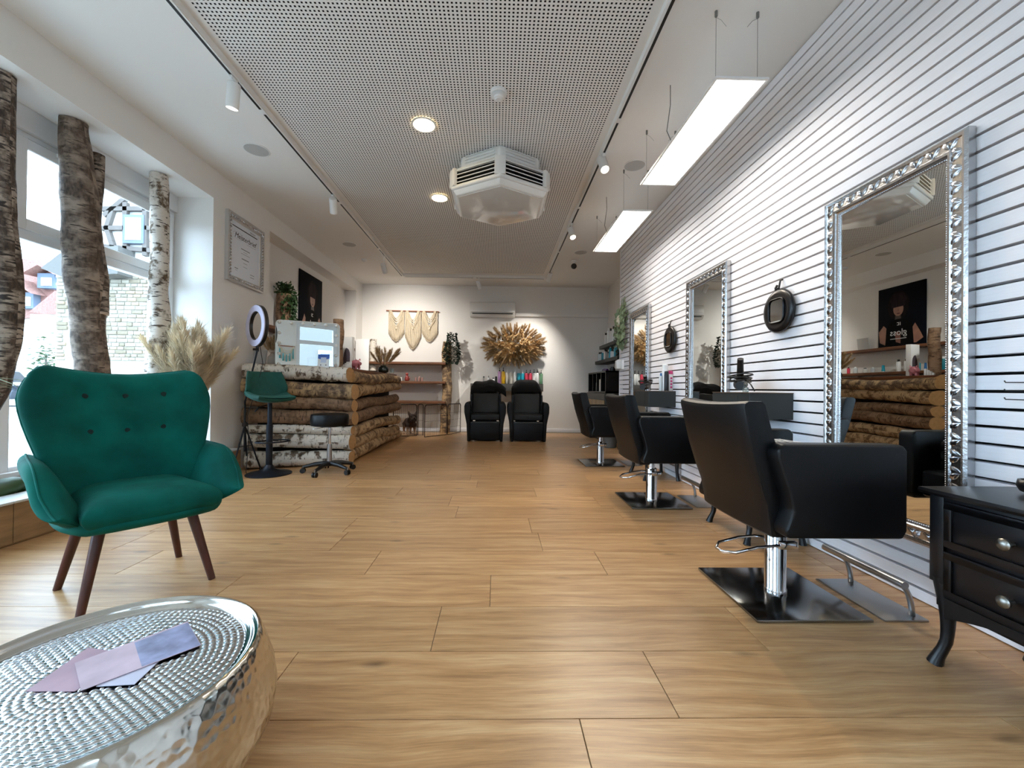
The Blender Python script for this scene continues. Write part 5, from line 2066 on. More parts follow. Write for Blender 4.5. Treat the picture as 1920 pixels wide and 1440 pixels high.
p = Vector((-2.95, 2.20, .84))
t = thing('spider_plant', 'spider plant with long pale green leaves at the left picture edge', 'plant', (p.x, p.y, .22))
MB().lathe([(.06, 0), (.075, .1), (.07, .1), (.06, .08)], (0, 0, 0), 20, cap=False).build('pot', M_WHITE, t, smooth='auto')
MB().tube([(0, 0, .08), (.01, 0, .4), (0, 0, p.z - .22)], [.016, .012, .010], 8).build('stem', M_BEAM, t, smooth=True)
blades(t, 40, p.z - .22, .56, .016, 3, M_LEAFP, .9)
p = Vector((-2.985, 2.53, .225))
t = thing('cactus', 'flat dark green cactus pad lying low in the window trough', 'cactus', (p.x, p.y, .225))
MB().ball((0, 0, .055), (.07, .13, .055), 22, 14, rot=Matrix.Rotation(.2, 3, 'X')).build('pad', mat('cactus_green', '#27451f', .5, bump=.2, bscale=30), t, smooth=True)
MB().ball((-.02, .12, .045), (.05, .09, .04), 18, 12).build('pad', MATS['cactus_green'], t, smooth=True)

# ================================================================ certificate and poster
# framed certificate on the pillar
a, b = P(426, 390, x=WL + .02), P(494, 434, x=WL + .02)
zt_, zb_ = P(426, 391, x=WL + .02).z, P(424, 523, x=WL + .02).z
y0, y1 = a.y, b.y
t = thing('framed_certificate', 'framed master craftsman certificate in ornate silver frame on the pillar', 'certificate', (WL, (y0 + y1) / 2, (zt_ + zb_) / 2))
hw, hh = (y1 - y0) / 2, (zt_ - zb_) / 2
fw = .07
m = MB()
prof = [(0, 0), (0, .035), (.012, .04), (.03, .032), (.058, .026), (.07, .014), (.07, 0)]
n = len(prof)
vs = []
for cy, cz, sy, sz in ((-hw, -hh, 1, 1), (hw, -hh, -1, 1), (hw, hh, -1, -1), (-hw, hh, 1, -1)):
    for d_, h_ in prof:
        vs.append((h_, cy + sy * d_, cz + sz * d_))
m.add(vs, [(c * n + i, ((c + 1) % 4) * n + i, ((c + 1) % 4) * n + i + 1, c * n + i + 1) for c in range(4) for i in range(n - 1)])
fr_ = m.build('frame', mat('pale_silver_frame', '#c9c8c8', .4, .6), t, smooth='auto')
m = MB()
rg = random.Random(2)
k = 0
for (ax, fixed) in (('z', -hw + .037), ('z', hw - .037), ('y', -hh + .037), ('y', hh - .037)):
    L = hh if ax == 'z' else hw
    q = -L + .03
    while q < L - .02:
        y_, z_ = (fixed, q) if ax == 'z' else (q, fixed)
        for e in (-1, 1):
            an = rg.uniform(-.6, .6) + (0.8 * e)
            R_ = Matrix.Rotation(an + (0 if ax == 'z' else PI / 2), 3, 'X')
            m.ball((.033, y_ + e * .008, z_), (.009, .008, .020), 7, 5, rot=R_)
        q += .034
stuffpart(m.build('carving', M_SILVERF, fr_, smooth=True, fix=False))
MB().box((.004, -hw + fw - .004, -hh + fw - .004), (.012, hw - fw + .004, hh - fw + .004)).build('paper', mat('certificate_paper', '#dfe6f0', .35), t)
M_INK = mat('black_ink', '#1a1a22', .6)
M_INKG = mat('grey_ink', '#7c808c', .6)
iw, ih = hw - fw, hh - fw


def TXM(y, z, x=.0128):
    # on a wall facing +x: text runs along +y
    return Matrix.Translation((x, y, z)) @ Matrix(((0, 0, 1, 0), (1, 0, 0, 0), (0, 1, 0, 0), (0, 0, 0, 1)))


MB().box((.0121, -iw * .9, ih * .80), (.0128, iw * .85, ih * .835)).build('headline_bar', M_INK, t)
text('lettering', 'Meisterbrief', iw * .30, TXM(0, ih * .52), M_INK, t, shear=.25)
MB().tube([(.0125, -iw * .85 + iw * .35 * (1 - math.cos(a_)), ih * .52 + ih * .13 * math.sin(a_)) for a_ in [PI * .1 + 1.7 * PI * i / 24 for i in range(25)]], .0012, 4).build('flourish', M_INKG, t)
MB().box((.0121, iw * .1, ih * .37), (.0128, iw * .75, ih * .378)).build('underline', M_INKG, t)
for (yy, zz, ww, hh2) in ((0, .12, .62, .03), (0, .03, .3, .012), (0, -.05, .62, .014), (0, -.24, .5, .034), (0, -.38, .28, .014), (0, -.52, .28, .014), (-.6, -.68, .22, .03), (-.6, -.75, .14, .012), (.5, -.70, .3, .02), (.5, -.80, .28, .02), (.5, .92, .4, .02), (.5, .88, .36, .014)):
    MB().box((.0121, iw * (yy - ww / 2), ih * (zz - hh2 / 2)), (.0127, iw * (yy + ww / 2), ih * (zz + hh2 / 2))).build('text_line', M_INKG, t)

# poster in the alcove
AX = ALCX
a, b = P(561, 503, x=AX + .01), P(603, 527, x=AX + .01)
PB = 1.69
t = thing('poster', 'dark hair advertisement poster of a person with long fringe in the alcove', 'poster', (AX, (a.y + b.y) / 2, PB))
hw, H = (b.y - a.y) / 2, a.z - PB
M_PD = mat('poster_dark', '#0d1119', .7, var=.3, vscale=3, spec=.08)
M_SKIN = mat('poster_skin', '#9a6a55', .4, var=.25, vscale=7)
M_HAIR = mat('poster_hair', '#1b1618', .7, var=.5, vscale=5, aniso_scale=(1, 9, 1), spec=.08)
M_TEE = mat('poster_shirt', '#0a0b0d', .7, spec=.08)
MB().box((.002, -hw, 0), (.022, hw, H)).build('board', M_PD, t, bevel=.001)


def flat(name, pts, x, mt):
    m = MB(); m.add([(x, y, z) for y, z in pts], [tuple(range(len(pts)))])
    return m.build(name, mt, t, fix=False)


def ell(cy, cz, ry, rz, n=28, a0=0, a1=2 * PI):
    return [(cy + ry * math.cos(a0 + (a1 - a0) * i / n), cz + rz * math.sin(a0 + (a1 - a0) * i / n)) for i in range(n)]


fc = .04
flat('hair_print', ell(fc, H * .68, .19, .25), .0225, M_HAIR)
flat('face_print', ell(fc, H * .62, .088, .115), .0228, M_SKIN)
flat('fringe_print', [(fc - .11, H * .66), (fc + .11, H * .65), (fc + .15, H * .78), (fc + .09, H * .88), (fc - .08, H * .88), (fc - .15, H * .78)], .0231, mat('poster_fringe', '#2a2226', .7, spec=.08, var=.6, vscale=4, aniso_scale=(1, 14, 1)))
flat('lips_print', ell(fc + .0, H * .548, .03, .013, 16), .0233, mat('poster_lips', '#5b2425', .4))
flat('nose_print', [(fc - .012, H * .59), (fc + .012, H * .59), (fc, H * .64)], .0232, mat('poster_skin_shade', '#7a4d3d', .4))
flat('neck_print', [(fc - .05, H * .44), (fc + .06, H * .44), (fc + .05, H * .53), (fc - .04, H * .53)], .0226, mat('poster_neck', '#3a2620', .4))
flat('shirt_print', [(-.24, .03), (.28, .03), (.27, H * .28), (.2, H * .40), (.08, H * .46), (-.03, H * .46), (-.16, H * .40), (-.23, H * .28)], .0227, M_TEE)
flat('arm_print', [(-.26, .05), (-.22, .05), (-.2, H * .3), (-.24, H * .36), (-.33, H * .2), (-.37, .12)], .0229, M_SKIN)
flat('arm_print', [(.27, .05), (.37, .1), (.39, H * .28), (.30, H * .38), (.25, H * .33)], .0229, M_SKIN)
flat('hand_print', [(.0, .06), (.08, .09), (.1, H * .24), (.05, H * .26), (.0, H * .2)], .0230, mat('poster_hand', '#7d4a3b', .4))
M_PW = mat('poster_white', '#dcdcda', .4)
text('lettering', 'gloss', .15, TXM(.04, H * .24, .0236), M_PW, t)
flat('logo_print', [(0, H * .355), (.012, H * .355), (.012, H * .405), (0, H * .405)], .0236, M_PW)
flat('logo_print', [(.026, H * .355), (.062, H * .355), (.062, H * .365), (.036, H * .365), (.036, H * .395), (.062, H * .395), (.062, H * .405), (.026, H * .405)], .0236, M_PW)
flat('caption_print', [(-.1, H * .135), (.18, H * .135), (.18, H * .145), (-.1, H * .145)], .0236, M_PW)

# alcove shelves of live-edge boards
def alcove_shelf(label, z):
    m = MB()
    n = 40
    pts = []
    for i in range(n + 1):
        y = ALC0 + .02 + (ALC1 - ALC0 - .04) * i / n
        pts.append((AX + .21 + .02 * noise.noise((y * 2.3, z, 0)), y))
    poly = [(AX, ALC0 + .02)] + pts + [(AX, ALC1 - .02)]
    o = m.prism(poly, 'z', z - .045, z).build('wall_shelf', M_SLAB, bevel=.004)
    return tag(o, label, 'shelf', 'live-edge boards in the alcove')


alcove_shelf('live-edge wooden board carrying the poster in the alcove', PB - .001)
alcove_shelf('lower live-edge wooden board with hair products in the alcove', 1.27)
log('log', (AX + .09, ALC0 + .08, 1.02), (AX + .09, ALC1 - .1, 1.05), .075, .07, 333, M_BARKP, None, bend=.01)
lg = [o for o in COL.objects if o.name.startswith('log') and o.parent is None and o.type == 'MESH'][-1]
tag(lg, 'horizontal brown log under the product shelf in the alcove', 'log')

# hollow trunk planter with hanging plant
p = Vector((AX + .135, P(533, 600, x=AX + .135).y, PB))
t = thing('trunk_planter', 'hollow upright trunk planted with hanging green leaves in the alcove', 'planter', p)
zt_ = P(533, 553, x=AX + .11).z - PB
log('trunk', (0, 0, 0), (0, 0, zt_), .10, .095, 55, M_BARKB, t, bend=.01, wob=.12, n=14)


def foliage(parent, n, fn, size, mt, seed, name='foliage'):
    rg = random.Random(seed)
    m = MB()
    for i in range(n):
        p, d = fn(rg)
        s = size * rg.uniform(.6, 1.25)
        d = Vector(d).normalized()
        sd = d.cross(Vector((rg.uniform(-1, 1), rg.uniform(-1, 1), 1))).normalized() * s * .32
        u = d.cross(sd).normalized() * s * .12
        p = Vector(p)
        m.add([p, p + d * s * .5 + sd + u, p + d * s, p + d * s * .5 - sd + u], [(0, 1, 2, 3)])
    return stuffpart(m.build(name, mt, parent, fix=False))


def hang(rg):
    an = rg.uniform(-1.4, 1.4)
    q = rg.random()
    r = .09 + .05 * rg.random()
    if q < .45:
        return ((rg.gauss(0, .06), rg.gauss(0, .06), zt_ + rg.uniform(-.02, .14)), (math.cos(an), math.sin(an), rg.uniform(-.2, .9)))
    h = zt_ * (1 - rg.random() ** 1.3 * .85)
    return ((r * math.cos(an), r * math.sin(an), h), (math.cos(an) * .6, math.sin(an) * .6, -.8))


foliage(t, 620, hang, .055, M_LEAF, 4)

# ================================================================ bottles
BOT = {}


def bottle(name, label, cat, loc, r, h, mt, cap='pump', capm=None, group=None, square=False):
    """bottle with cap; origin at its base"""
    t = thing(name, label, cat, loc, 0, group)
    key = (r, h, mt.name)
    capm = capm or M_BLACKP
    if cap == 'can':
        MB().lathe([(r * .96, 0), (r, .004), (r, h * .80), (r * .92, h * .83)], (0, 0, 0), 16).build('body', mt, t, smooth='auto')
        MB().lathe([(r * .92, h * .83), (r * .92, h * .97), (r * .6, h)], (0, 0, 0), 16).build('cap', capm, t, smooth='auto')
        return t
    if cap == 'tube':
        m = MB()
        m.grid(lambda a, b: Vector((r * math.cos(a * 2 * PI) * (1), r * (1 - .85 * b) * math.sin(a * 2 * PI), h * .14 + b * h * .86)), 17, 6)
        m.build('body', mt, t, smooth=True)
        MB().lathe([(r * .8, 0), (r * .8, h * .15)], (0, 0, 0), 14).build('cap', capm, t, smooth='auto')
        return t
    body_h = h * (.78 if cap == 'pump' else .84)
    MB().lathe([(r * .95, 0), (r, .004), (r, body_h * .94), (r * .8, body_h * .985), (r * .4, body_h)], (0, 0, 0), 16).build('body', mt, t, smooth='auto')
    if cap == 'pump':
        c = MB().lathe([(r * .42, body_h), (r * .42, body_h + h * .06), (r * .15, body_h + h * .08), (r * .15, h * .97)], (0, 0, 0), 10).build('pump', capm, t)
        MB().box((-r * .22, -r * .75, h * .955), (r * .22, r * .25, h)).build('nozzle', capm, c)
    elif cap == 'drop':
        MB().lathe([(r * .35, body_h), (r * .3, body_h + h * .06), (r * .1, h)], (0, 0, 0), 10).build('cap', capm, t)
    else:
        MB().lathe([(r * .5, body_h), (r * .5, h)], (0, 0, 0), 12).build('cap', capm, t)
    return t


COLR = {k: mat('bottle_' + k, c, .35) for k, c in dict(lilac='#c99ac9', yellow='#e9b820', cream='#e6dfd2', white='#e8e8e6', teal='#1f9cb3', red='#d2445c', sage='#6d9a76', grey='#8e8c88',
                                                      aqua='#16808f', rose='#a9827a', blue='#2f6ea8', amber='#4a2410', black='#131316', magenta='#d43d7d', clear='#cfd6d8').items()}

# back-wall shelf and its pump bottles
a, b = P(905, 719, y=8.5), P(1018, 733, y=8.5)
zs = a.z
sh = thing('back_shelf', 'grey box shelf with pump bottles behind the wash chairs', 'shelf', (0, BK, zs))
MB().box((a.x - .25, -.20, -.155), (b.x, 0, -.002)).build('body', M_GREYL, sh, bevel=.003)
MB().box((a.x - .25, -.20, -.004), (b.x, 0, 0)).build('top', M_BLACKP, sh)
seq = [(936.5, 'lilac', 'lilac', M_BLACKP, .33), (943.5, 'yellow', 'yellow', M_BLACKP, .33), (951, 'cream', 'first cream', M_WHITE, .30), (958, 'cream', 'second cream', M_WHITE, .30), (965.5, 'white', 'white', M_WHITE, .30),
       (972.5, 'teal', 'left turquoise', M_WHITE, .285), (979.5, 'teal', 'right turquoise', M_WHITE, .285), (987, 'red', 'left red', M_BLACKP, .29), (994, 'red', 'right red', M_BLACKP, .29),
       (1001, 'white', 'left white black-pumped', M_BLACKP, .30), (1007.5, 'white', 'right white black-pumped', M_BLACKP, .30), (1014.5, 'sage', 'sage green', M_BLACKP, .285)]
for px, ck, nm, cm, hgt in seq:
    p = P(px, 719, y=8.53)
    bottle('pump_bottle', '%s pump bottle in the row on the grey back-wall shelf' % nm, 'bottle', (p.x, 8.53, zs + .001), .036, hgt, COLR[ck], 'pump', cm, 'pump bottles behind the wash chairs')
for px, ck, nm, r, hgt, cp in ((907, 'grey', 'slim grey tube', .018, .15, 'can'), (916, 'white', 'white spray bottle with black trigger', .035, .16, 'pump'), (925, 'white', 'small white jar bottle', .025, .12, 'can'), (930, 'black', 'small dark bottle', .022, .15, 'can')):
    p = P(px, 719, y=8.54)
    bottle('bottle', '%s at the left end of the grey back-wall shelf' % nm, 'bottle', (p.x, 8.54, zs + .001), r, hgt, COLR[ck], cp, M_BLACKP, 'small bottles on the grey back-wall shelf')

# ================================================================ macrame
a, b = P(724, 582, y=8.6), P(823, 584, y=8.6)
zr = a.z
t = thing('macrame_hanging', 'cream knotted macrame with three pointed panels on the back wall', 'wall hanging', (0, BK - .05, zr))
MB().tube([(a.x, 0, 0), (b.x, 0, -.01)], .011, 10).build('rod', mat('copper_rod', '#9a5d42', .5), t, smooth='auto')
W3 = (b.x - a.x - .06) / 3
for s in range(3):
    x0 = a.x + .04 + s * W3
    xc = x0 + W3 / 2
    Lc, Ls = (.79, .52) if s == 1 else (.63, .44)
    m = MB()
    rg = random.Random(30 + s)
    nC = 26
    for i in range(nC):
        u = -1 + 2 * (i + .5) / nC
        x = xc + u * (W3 / 2 - .008)
        L = Ls + (Lc - Ls) * (1 - abs(u) ** 1.6)
        top_ = -.02 - .0 if abs(u) > .62 else -(.10 + .22 * (1 - abs(u) / .62) ** .8)
        pts = [(x + rg.uniform(-.002, .002), rg.uniform(-.012, .004), top_ + (-L - top_) * k / 5) for k in range(6)]
        m.tube(pts, [.0058, .006, .0055, .006, .006, .0075], 5)
        for e in range(3):
            m.tube([pts[-1], (x + rg.uniform(-.014, .014), rg.uniform(-.01, .004), -L - rg.uniform(.015, .035))], [.004, .0015], 4)
    stuffpart(m.build('cord_fringe', M_ROPE, t, smooth=True, fix=False))
    m = MB()
    for k in range(3):
        dip = (.16, .20, .25)[k] + (.03 if s == 1 else 0)
        hwk = W3 * (.30 + .05 * k)
        pts = [(xc + hwk * q, -.02 - .004 * k, -dip * (1 - abs(q) ** 1.8)) for q in [-1 + 2 * i / 16 for i in range(17)]]
        m.tube(pts, .009, 6)
    for e in (-1, 1):
        for k in range(2):
            pts = [(xc + e * (W3 * .36) * (1 - q), -.022, -.14 - k * .035 - .20 * q) for q in [i / 6 for i in range(7)]]
            m.tube(pts, .008, 6)
    m.ball((xc, -.024, -.37), (.022, .014, .03), 10, 8)
    stuffpart(m.build('knotted_swag', M_ROPE, t, smooth=True, fix=False))

# ================================================================ pampas wall arrangement
c = P(963, 650, y=8.5)
t = thing('pampas_arrangement', 'wide wall arrangement of tan pampas and dried leaves above the wash chairs', 'wall decoration', (c.x, BK - .02, c.z + .02))
MB().box((-.34, -.07, -.07), (.34, 0, .07)).build('moss_base', M_PAMPASD, t, bevel=.03)
rg = random.Random(17)
hw, hh = .68, .47
for i in range(84):
    an = 2 * PI * i / 84 + rg.uniform(-.05, .05)
    ex, ez = hw * math.cos(an), hh * math.sin(an)
    bx, bz = ex * .42 + rg.uniform(-.03, .03), ez * .22
    d = Vector((ex - bx, rg.uniform(-.16, -.05), ez - bz))
    L = math.hypot(ex - bx, ez - bz) * rg.uniform(.88, 1.08)
    sc = L / .86
    place(PL_T[i % 4], 'plume', t, (bx, -.10 + rg.uniform(-.03, 0), bz), dirrot(d, rg.uniform(0, 6.28)), (sc * 1.25, sc * 1.25, sc))
for i in range(70):
    an = rg.uniform(PI * .98, PI * 2.02) if i < 34 else rg.uniform(0, 2 * PI)
    k = rg.uniform(.15, .9)
    ex, ez = hw * .92 * math.cos(an) * k + rg.uniform(-.25, .25) * .6, hh * math.sin(an) * k
    bx, bz = ex * .5, ez * .3
    d = Vector((ex - bx, rg.uniform(-.30, -.1), ez - bz))
    sc = rg.uniform(.38, .58)
    place(PL_D[i % 3], 'dried_leaf', t, (bx, -.09, bz), dirrot(d, rg.uniform(0, 6.28)), (sc * 1.4, sc * 1.4, sc))
M_SILTW = mat('silver_twig', '#b9b6b0', .4, .5)
M_STRAW = mat('straw', '#d6b47c', .7)
for i in range(26):
    an = rg.uniform(0, 2 * PI)
    b0 = Vector((rg.uniform(-.35, .35), -.10, rg.uniform(-.06, .08)))
    e = b0 + Vector((.30 * math.cos(an), -.10, .20 * math.sin(an) + .04))
    mid = b0.lerp(e, .5) + Vector((0, -.04, .02))
    MB().tube([b0, mid, e], [.007, .008, .004], 5).build('straw_stem', M_STRAW, t, smooth=True)
def sil(pts, r=.007):
    MB().tube([(x, -.27, z) for x, z in pts], r, 6).build('metal_letter', M_SILTW, t, smooth=True)


sil([(-.36, -.02), (-.345, .17)]); sil([(-.27, -.06), (-.265, .18)]); sil([(-.40, .06), (-.22, .09)]); sil([(-.41, .02), (-.23, .04)]); sil([(-.31, -.07), (-.30, .12)])
sil([(.05, -.03), (.14, .12)]); sil([(.10, -.04), (.19, .10)]); sil([(.04, .03), (.22, .05)]); sil([(.06, .0), (.2, .015)]); sil([(.0, .06), (.05, .12)])

# ================================================================ birch shelf unit on the back wall
su = thing('birch_shelf', 'live-edge shelf unit held by rough trunk posts at the back wall', 'shelf', (0, 8.46, 0))
pr, pl = P(835, 730, y=8.46).x, P(700, 680, y=8.46).x
log('post', (pr, 0, 0), (pr + .03, 0, P(834, 641, y=8.46).z), .105, .092, 201, M_BARKP, su, bend=.02, wob=.14, n=30)
log('post', (pl, -.02, 0), (pl, -.02, P(700, 636, y=8.44).z), .075, .065, 202, M_BIRCH, su, bend=.015, wob=.12, n=26)
zsh = [P(780, py, y=8.4).z for py in (679, 714.5, 751.5)]
for i, z in enumerate(zsh):
    n = 24
    pts = []
    for k in range(n + 1):
        x = pl - .12 + (pr - pl + .14) * k / n
        pts.append((x, -.17 + .018 * noise.noise((x * 3, z * 5, 0))))
    poly = pts + [(pr + .02, .16), (pl - .12, .16)]
    MB().prism(poly, 'z', z - .05, z).build('board', M_SLABX, su, bevel=.008)


def hang2(rg):
    an = rg.uniform(-PI * .95, .5)
    h = 1 - rg.random() ** .9
    r = .07 + .09 * math.sin(PI * min(1, h + .15)) * rg.random() ** .5
    return ((.10 + r * math.cos(an), -.07 + r * math.sin(an) * .8, -.45 + .62 * h), (math.cos(an), math.sin(an), rg.uniform(-1, .5)))


ztop = P(834, 641, y=8.46).z
pt = thing('hanging_plant', 'bushy trailing green plant on top of the trunk post by the back wall', 'plant', (pr + .03, 8.46, ztop))
foliage(pt, 900, hang2, .05, M_LEAFD, 8)
MB().tube([(.04, -.02, 0), (.09, -.05, .1), (.10, -.07, .15)], .006, 6).build('stem', M_BEAM, pt)

# white board in the corner
o = MB().box((WL + .02, 8.22, 0), (P(692, 650, y=8.24).x, 8.25, P(690, 636, y=8.24).z)).build('white_board', M_WHITE, bevel=.003)
tag(o, 'tall plain white board standing behind the birch post', 'board')

# figurine and little bottles on the middle board
M_CATR = mat('red_glaze', '#8a3a34', .25, var=.6, vscale=40)
p = P(763, 714, y=8.36); p.z = zsh[1] + .001
t = thing('cat_figurine', 'small red patterned sitting cat figurine on the middle shelf board', 'figurine', p)
MB().lathe([(.035, 0), (.045, .02), (.042, .06), (.028, .10), (.022, .115)], (0, 0, 0), 18).build('body', M_CATR, t, smooth=True)
MB().ball((0, -.005, .135), (.030, .027, .026), 14, 10).build('head', M_CATR, t, smooth=True)
for s in (-1, 1):
    MB().lathe([(.011, 0), (0, .024)], (s * .018, 0, .152), 6).build('ear', M_CATR, t)
MB().tube([(.04, .01, .02), (.055, .01, .05), (.05, .01, .09)], .007, 8).build('tail', M_CATR, t, smooth=True)
for px, dz, i in ((779.5, 0, 0), (785.5, 0, 1), (791.5, 0, 2), (786.5, .06, 3)):
    p = P(px, 714, y=8.38 if i != 3 else 8.47)
    nm = ('left', 'middle', 'right', 'tall rear')[i]
    bottle('small_bottle', '%s rose tinted dropper bottle on the middle shelf board' % nm, 'bottle', (p.x, 8.38 if i != 3 else 8.47, zsh[1] + .001), .019, .085 if i != 3 else .12, COLR['rose'], 'drop', M_BLACKP, 'rose dropper bottles on the birch shelf')
for i, px in enumerate((743.5, 747, 751.5)):
    p = P(px, 708, y=8.3)
    bottle('small_bottle', '%s white dropper bottle by the counter end on the birch shelf' % ('left', 'middle', 'right')[i], 'bottle', (p.x, 8.34, zsh[1] + .001), .018, .085, COLR['white'], 'drop', M_BLACKP, 'white dropper bottles on the birch shelf')

# ================================================================ dog pen, dog, bowl
M_PEN = mat('bronze_black_wire', '#1d171b', .5, .5)
pen = thing('dog_pen', 'folding dark wire dog pen standing open before the birch shelf', 'dog pen', (0, 0, 0))


def pen_panel(A, B, h=.60):
    A, B = Vector((A[0], A[1], 0)), Vector((B[0], B[1], 0))
    d = B - A
    L = d.length
    d.normalize()
    r = min(.05, L * .35)
    pts = [A + Vector((0, 0, .012)), A + Vector((0, 0, h - r))]
    for i in range(1, 6):
        a_ = PI / 2 * i / 6
        pts.append(A + d * (r - r * math.cos(a_)) + Vector((0, 0, h - r + r * math.sin(a_))))
    for i in range(6):
        a_ = PI / 2 * i / 6
        pts.append(B - d * (r - r * math.sin(a_)) + Vector((0, 0, h - r + r * math.cos(a_))))
    pts.append(B + Vector((0, 0, .012)))
    f = MB().tube(pts, .0085, 8, closed=True).build('panel_frame', M_PEN, pen, smooth=True)
    n = max(2, int(L / .035))
    for i in range(1, n):
        p = A + d * (L * i / n)
        MB().tube([p + Vector((0, 0, .015)), p + Vector((0, 0, h - .008))], .0018, 4).build('wire', M_PEN, f)
    for z in (.15, .29, .43):
        MB().tube([A + Vector((0, 0, z)), B + Vector((0, 0, z))], .0018, 4).build('wire', M_PEN, f)


pA, pB_ = P(750, 820.5, z=0), P(781, 818, z=0)
pen_panel((pA.x - .15, pA.y + .10), (pB_.x, pB_.y))
pen_panel((P(783.5, 817, z=0).x, P(783.5, 817, z=0).y), (P(793, 817.5, z=0).x, P(793, 817.5, z=0).y))
pC, pD, pE = P(796, 820.5, z=0), P(837, 816, z=0), P(863, 811, z=0)
pen_panel((pC.x, pC.y), (pD.x, pD.y))
pen_panel((pD.x + .02, pD.y + .02), (pE.x, min(pE.y, 8.5)))

# the dog: one continuous body from blended volumes
dp = P(770, 814, z=0)
dg = thing('dog', 'brown french bulldog standing behind the wire pen', 'dog', (dp.x, 8.02, 0), math.radians(-62))
M_DOG = bpy.data.materials.new('brindle_fur'); M_DOG.use_nodes = True
_nt = M_DOG.node_tree; _b2 = _nt.nodes['Principled BSDF']; _b2.inputs['Roughness'].default_value = .8
_tc = _nt.nodes.new('ShaderNodeTexCoord'); _sp = _nt.nodes.new('ShaderNodeSeparateXYZ'); _nt.links.new(_tc.outputs['Object'], _sp.inputs[0])
_rp = _nt.nodes.new('ShaderNodeValToRGB'); _e = _rp.color_ramp.elements
_e[0].position = .10; _e[0].color = lin('#b59a80'); _e[1].position = .17; _e[1].color = lin('#3d2d24')
_nt.links.new(_sp.outputs[2], _rp.inputs[0]); _nt.links.new(_rp.outputs[0], _b2.inputs['Base Color'])
m = MB()
# local: faces +x
m.ball((-.10, 0, .24), (.15, .085, .085), 18, 12)
m.ball((.04, 0, .235), (.105, .095, .10), 18, 12)
m.ball((.12, 0, .29), (.075, .065, .075), 14, 10, rot=Matrix.Rotation(-.5, 3, 'Y'))
m.ball((.19, 0, .345), (.075, .085, .07), 16, 12)
m.ball((.245, 0, .32), (.038, .058, .042), 14, 10)
m.ball((.235, .032, .305), (.035, .03, .036), 10, 8)
m.ball((.235, -.032, .305), (.035, .03, .036), 10, 8)
for s in (-1, 1):
    m.tube([(.175, s * .052, .385), (.165, s * .072, .43), (.16, s * .078, .465)], [.032, .026, .012], 10)
    m.tube([(.07, s * .065, .22), (.075, s * .07, .12), (.07, s * .07, .02)], [.042, .028, .024], 10)
    m.ball((.085, s * .07, .02), (.034, .026, .02), 10, 8)
    m.tube([(-.17, s * .055, .22), (-.145, s * .066, .15), (-.195, s * .066, .10), (-.185, s * .066, .02)], [.058, .042, .026, .022], 10)
    m.ball((-.172, s * .066, .02), (.034, .026, .02), 10, 8)
m.ball((-.25, 0, .27), (.022, .018, .018), 8, 6)
o = m.build('body', M_DOG, dg, fix=False)
md = o.modifiers.new('r', 'REMESH'); md.mode = 'VOXEL'; md.voxel_size = .011; md.use_smooth_shade = True
md = o.modifiers.new('s', 'SMOOTH'); md.iterations = 5; md.factor = .6
M_EYE = mat('dog_eye', '#080606', .1)
for s in (-1, 1):
    MB().ball((.248, s * .042, .362), .011, 10, 8).build('eye', M_EYE, dg, smooth=True)
MB().ball((.281, 0, .333), (.010, .017, .012), 10, 8).build('nose', M_EYE, dg, smooth=True)
MB().tube([(.268, -.05, .305), (.282, -.02, .30), (.285, 0, .303), (.282, .02, .30), (.268, .05, .305)], .006, 6).build('mouth', M_EYE, dg, smooth=True)
pts = [(.115 + .02 * math.sin(a_) , .075 * math.cos(a_), .285 + .085 * math.sin(a_)) for a_ in [2 * PI * i / 20 for i in range(20)]]
MB().tube(pts, .009, 6, closed=True).build('collar', M_BLACKP, dg, smooth=True)
p = P(817, 806, z=0)
t = thing('dog_bowl', 'low dark metal feeding bowl inside the wire pen', 'bowl', (p.x, p.y, 0))
MB().lathe([(.11, 0), (.115, .005), (.10, .055), (.095, .058), (.085, .03), (0, .025)], (0, 0, 0), 28).build('bowl', M_DKMETAL, t, smooth='auto')
rg = random.Random(6)
m = MB()
for i in range(60):
    m.ball((rg.gauss(0, .035), rg.gauss(0, .035), .035 + rg.uniform(0, .022)), .009, 6, 4)
stuffpart(m.build('kibble', mat('pale_kibble', '#c9c2b4', .8), t, fix=False))

# ================================================================ dark shelves on the right rear wall
cb = thing('cube_shelf', 'black open compartment cabinet below the dark wall shelves', 'cabinet', (WR - .01, 7.1, 0))
xf = -.44
z0, z1 = .86, 1.25
m = MB()
m.box((xf, 0, z0), (0, 1.35, z0 + .025)).box((xf, 0, z1 - .025), (0, 1.35, z1)).box((xf, 0, z0), (0, .025, z1)).box((xf, 1.325, z0), (0, 1.35, z1)).box((-.02, 0, z0), (0, 1.35, z1))
m.build('carcass', M_BLACKW, cb, fix=False)
for y_ in (.35, .68, 1.0):
    MB().box((xf + .005, y_ - .012, z0 + .025), (-.02, y_ + .012, z1 - .025)).build('divider', M_BLACKW, cb)
lc = thing('drawer_cabinet', 'grey low cabinet with wooden drawer fronts under the black compartment cabinet', 'cabinet', (WR - .01, 7.02, 0))
MB().box((xf - .03, 0, .0), (0, 1.45, .855)).build('body', M_GREYB, lc, bevel=.004)
M_WDR = mat('pale_wood_front', '#a68b68', .6, var=.35, vscale=3, aniso_scale=(1, 14, 1))
MB().box((xf - .04, .02, .74), (xf - .03, 1.43, .85)).build('top_rail', M_GREYL, lc)
for k in range(3):
    MB().box((xf - .045, .03 + k * .475, .42), (xf - .03, .49 + k * .475, .73)).build('drawer', M_WDR, lc, bevel=.002)
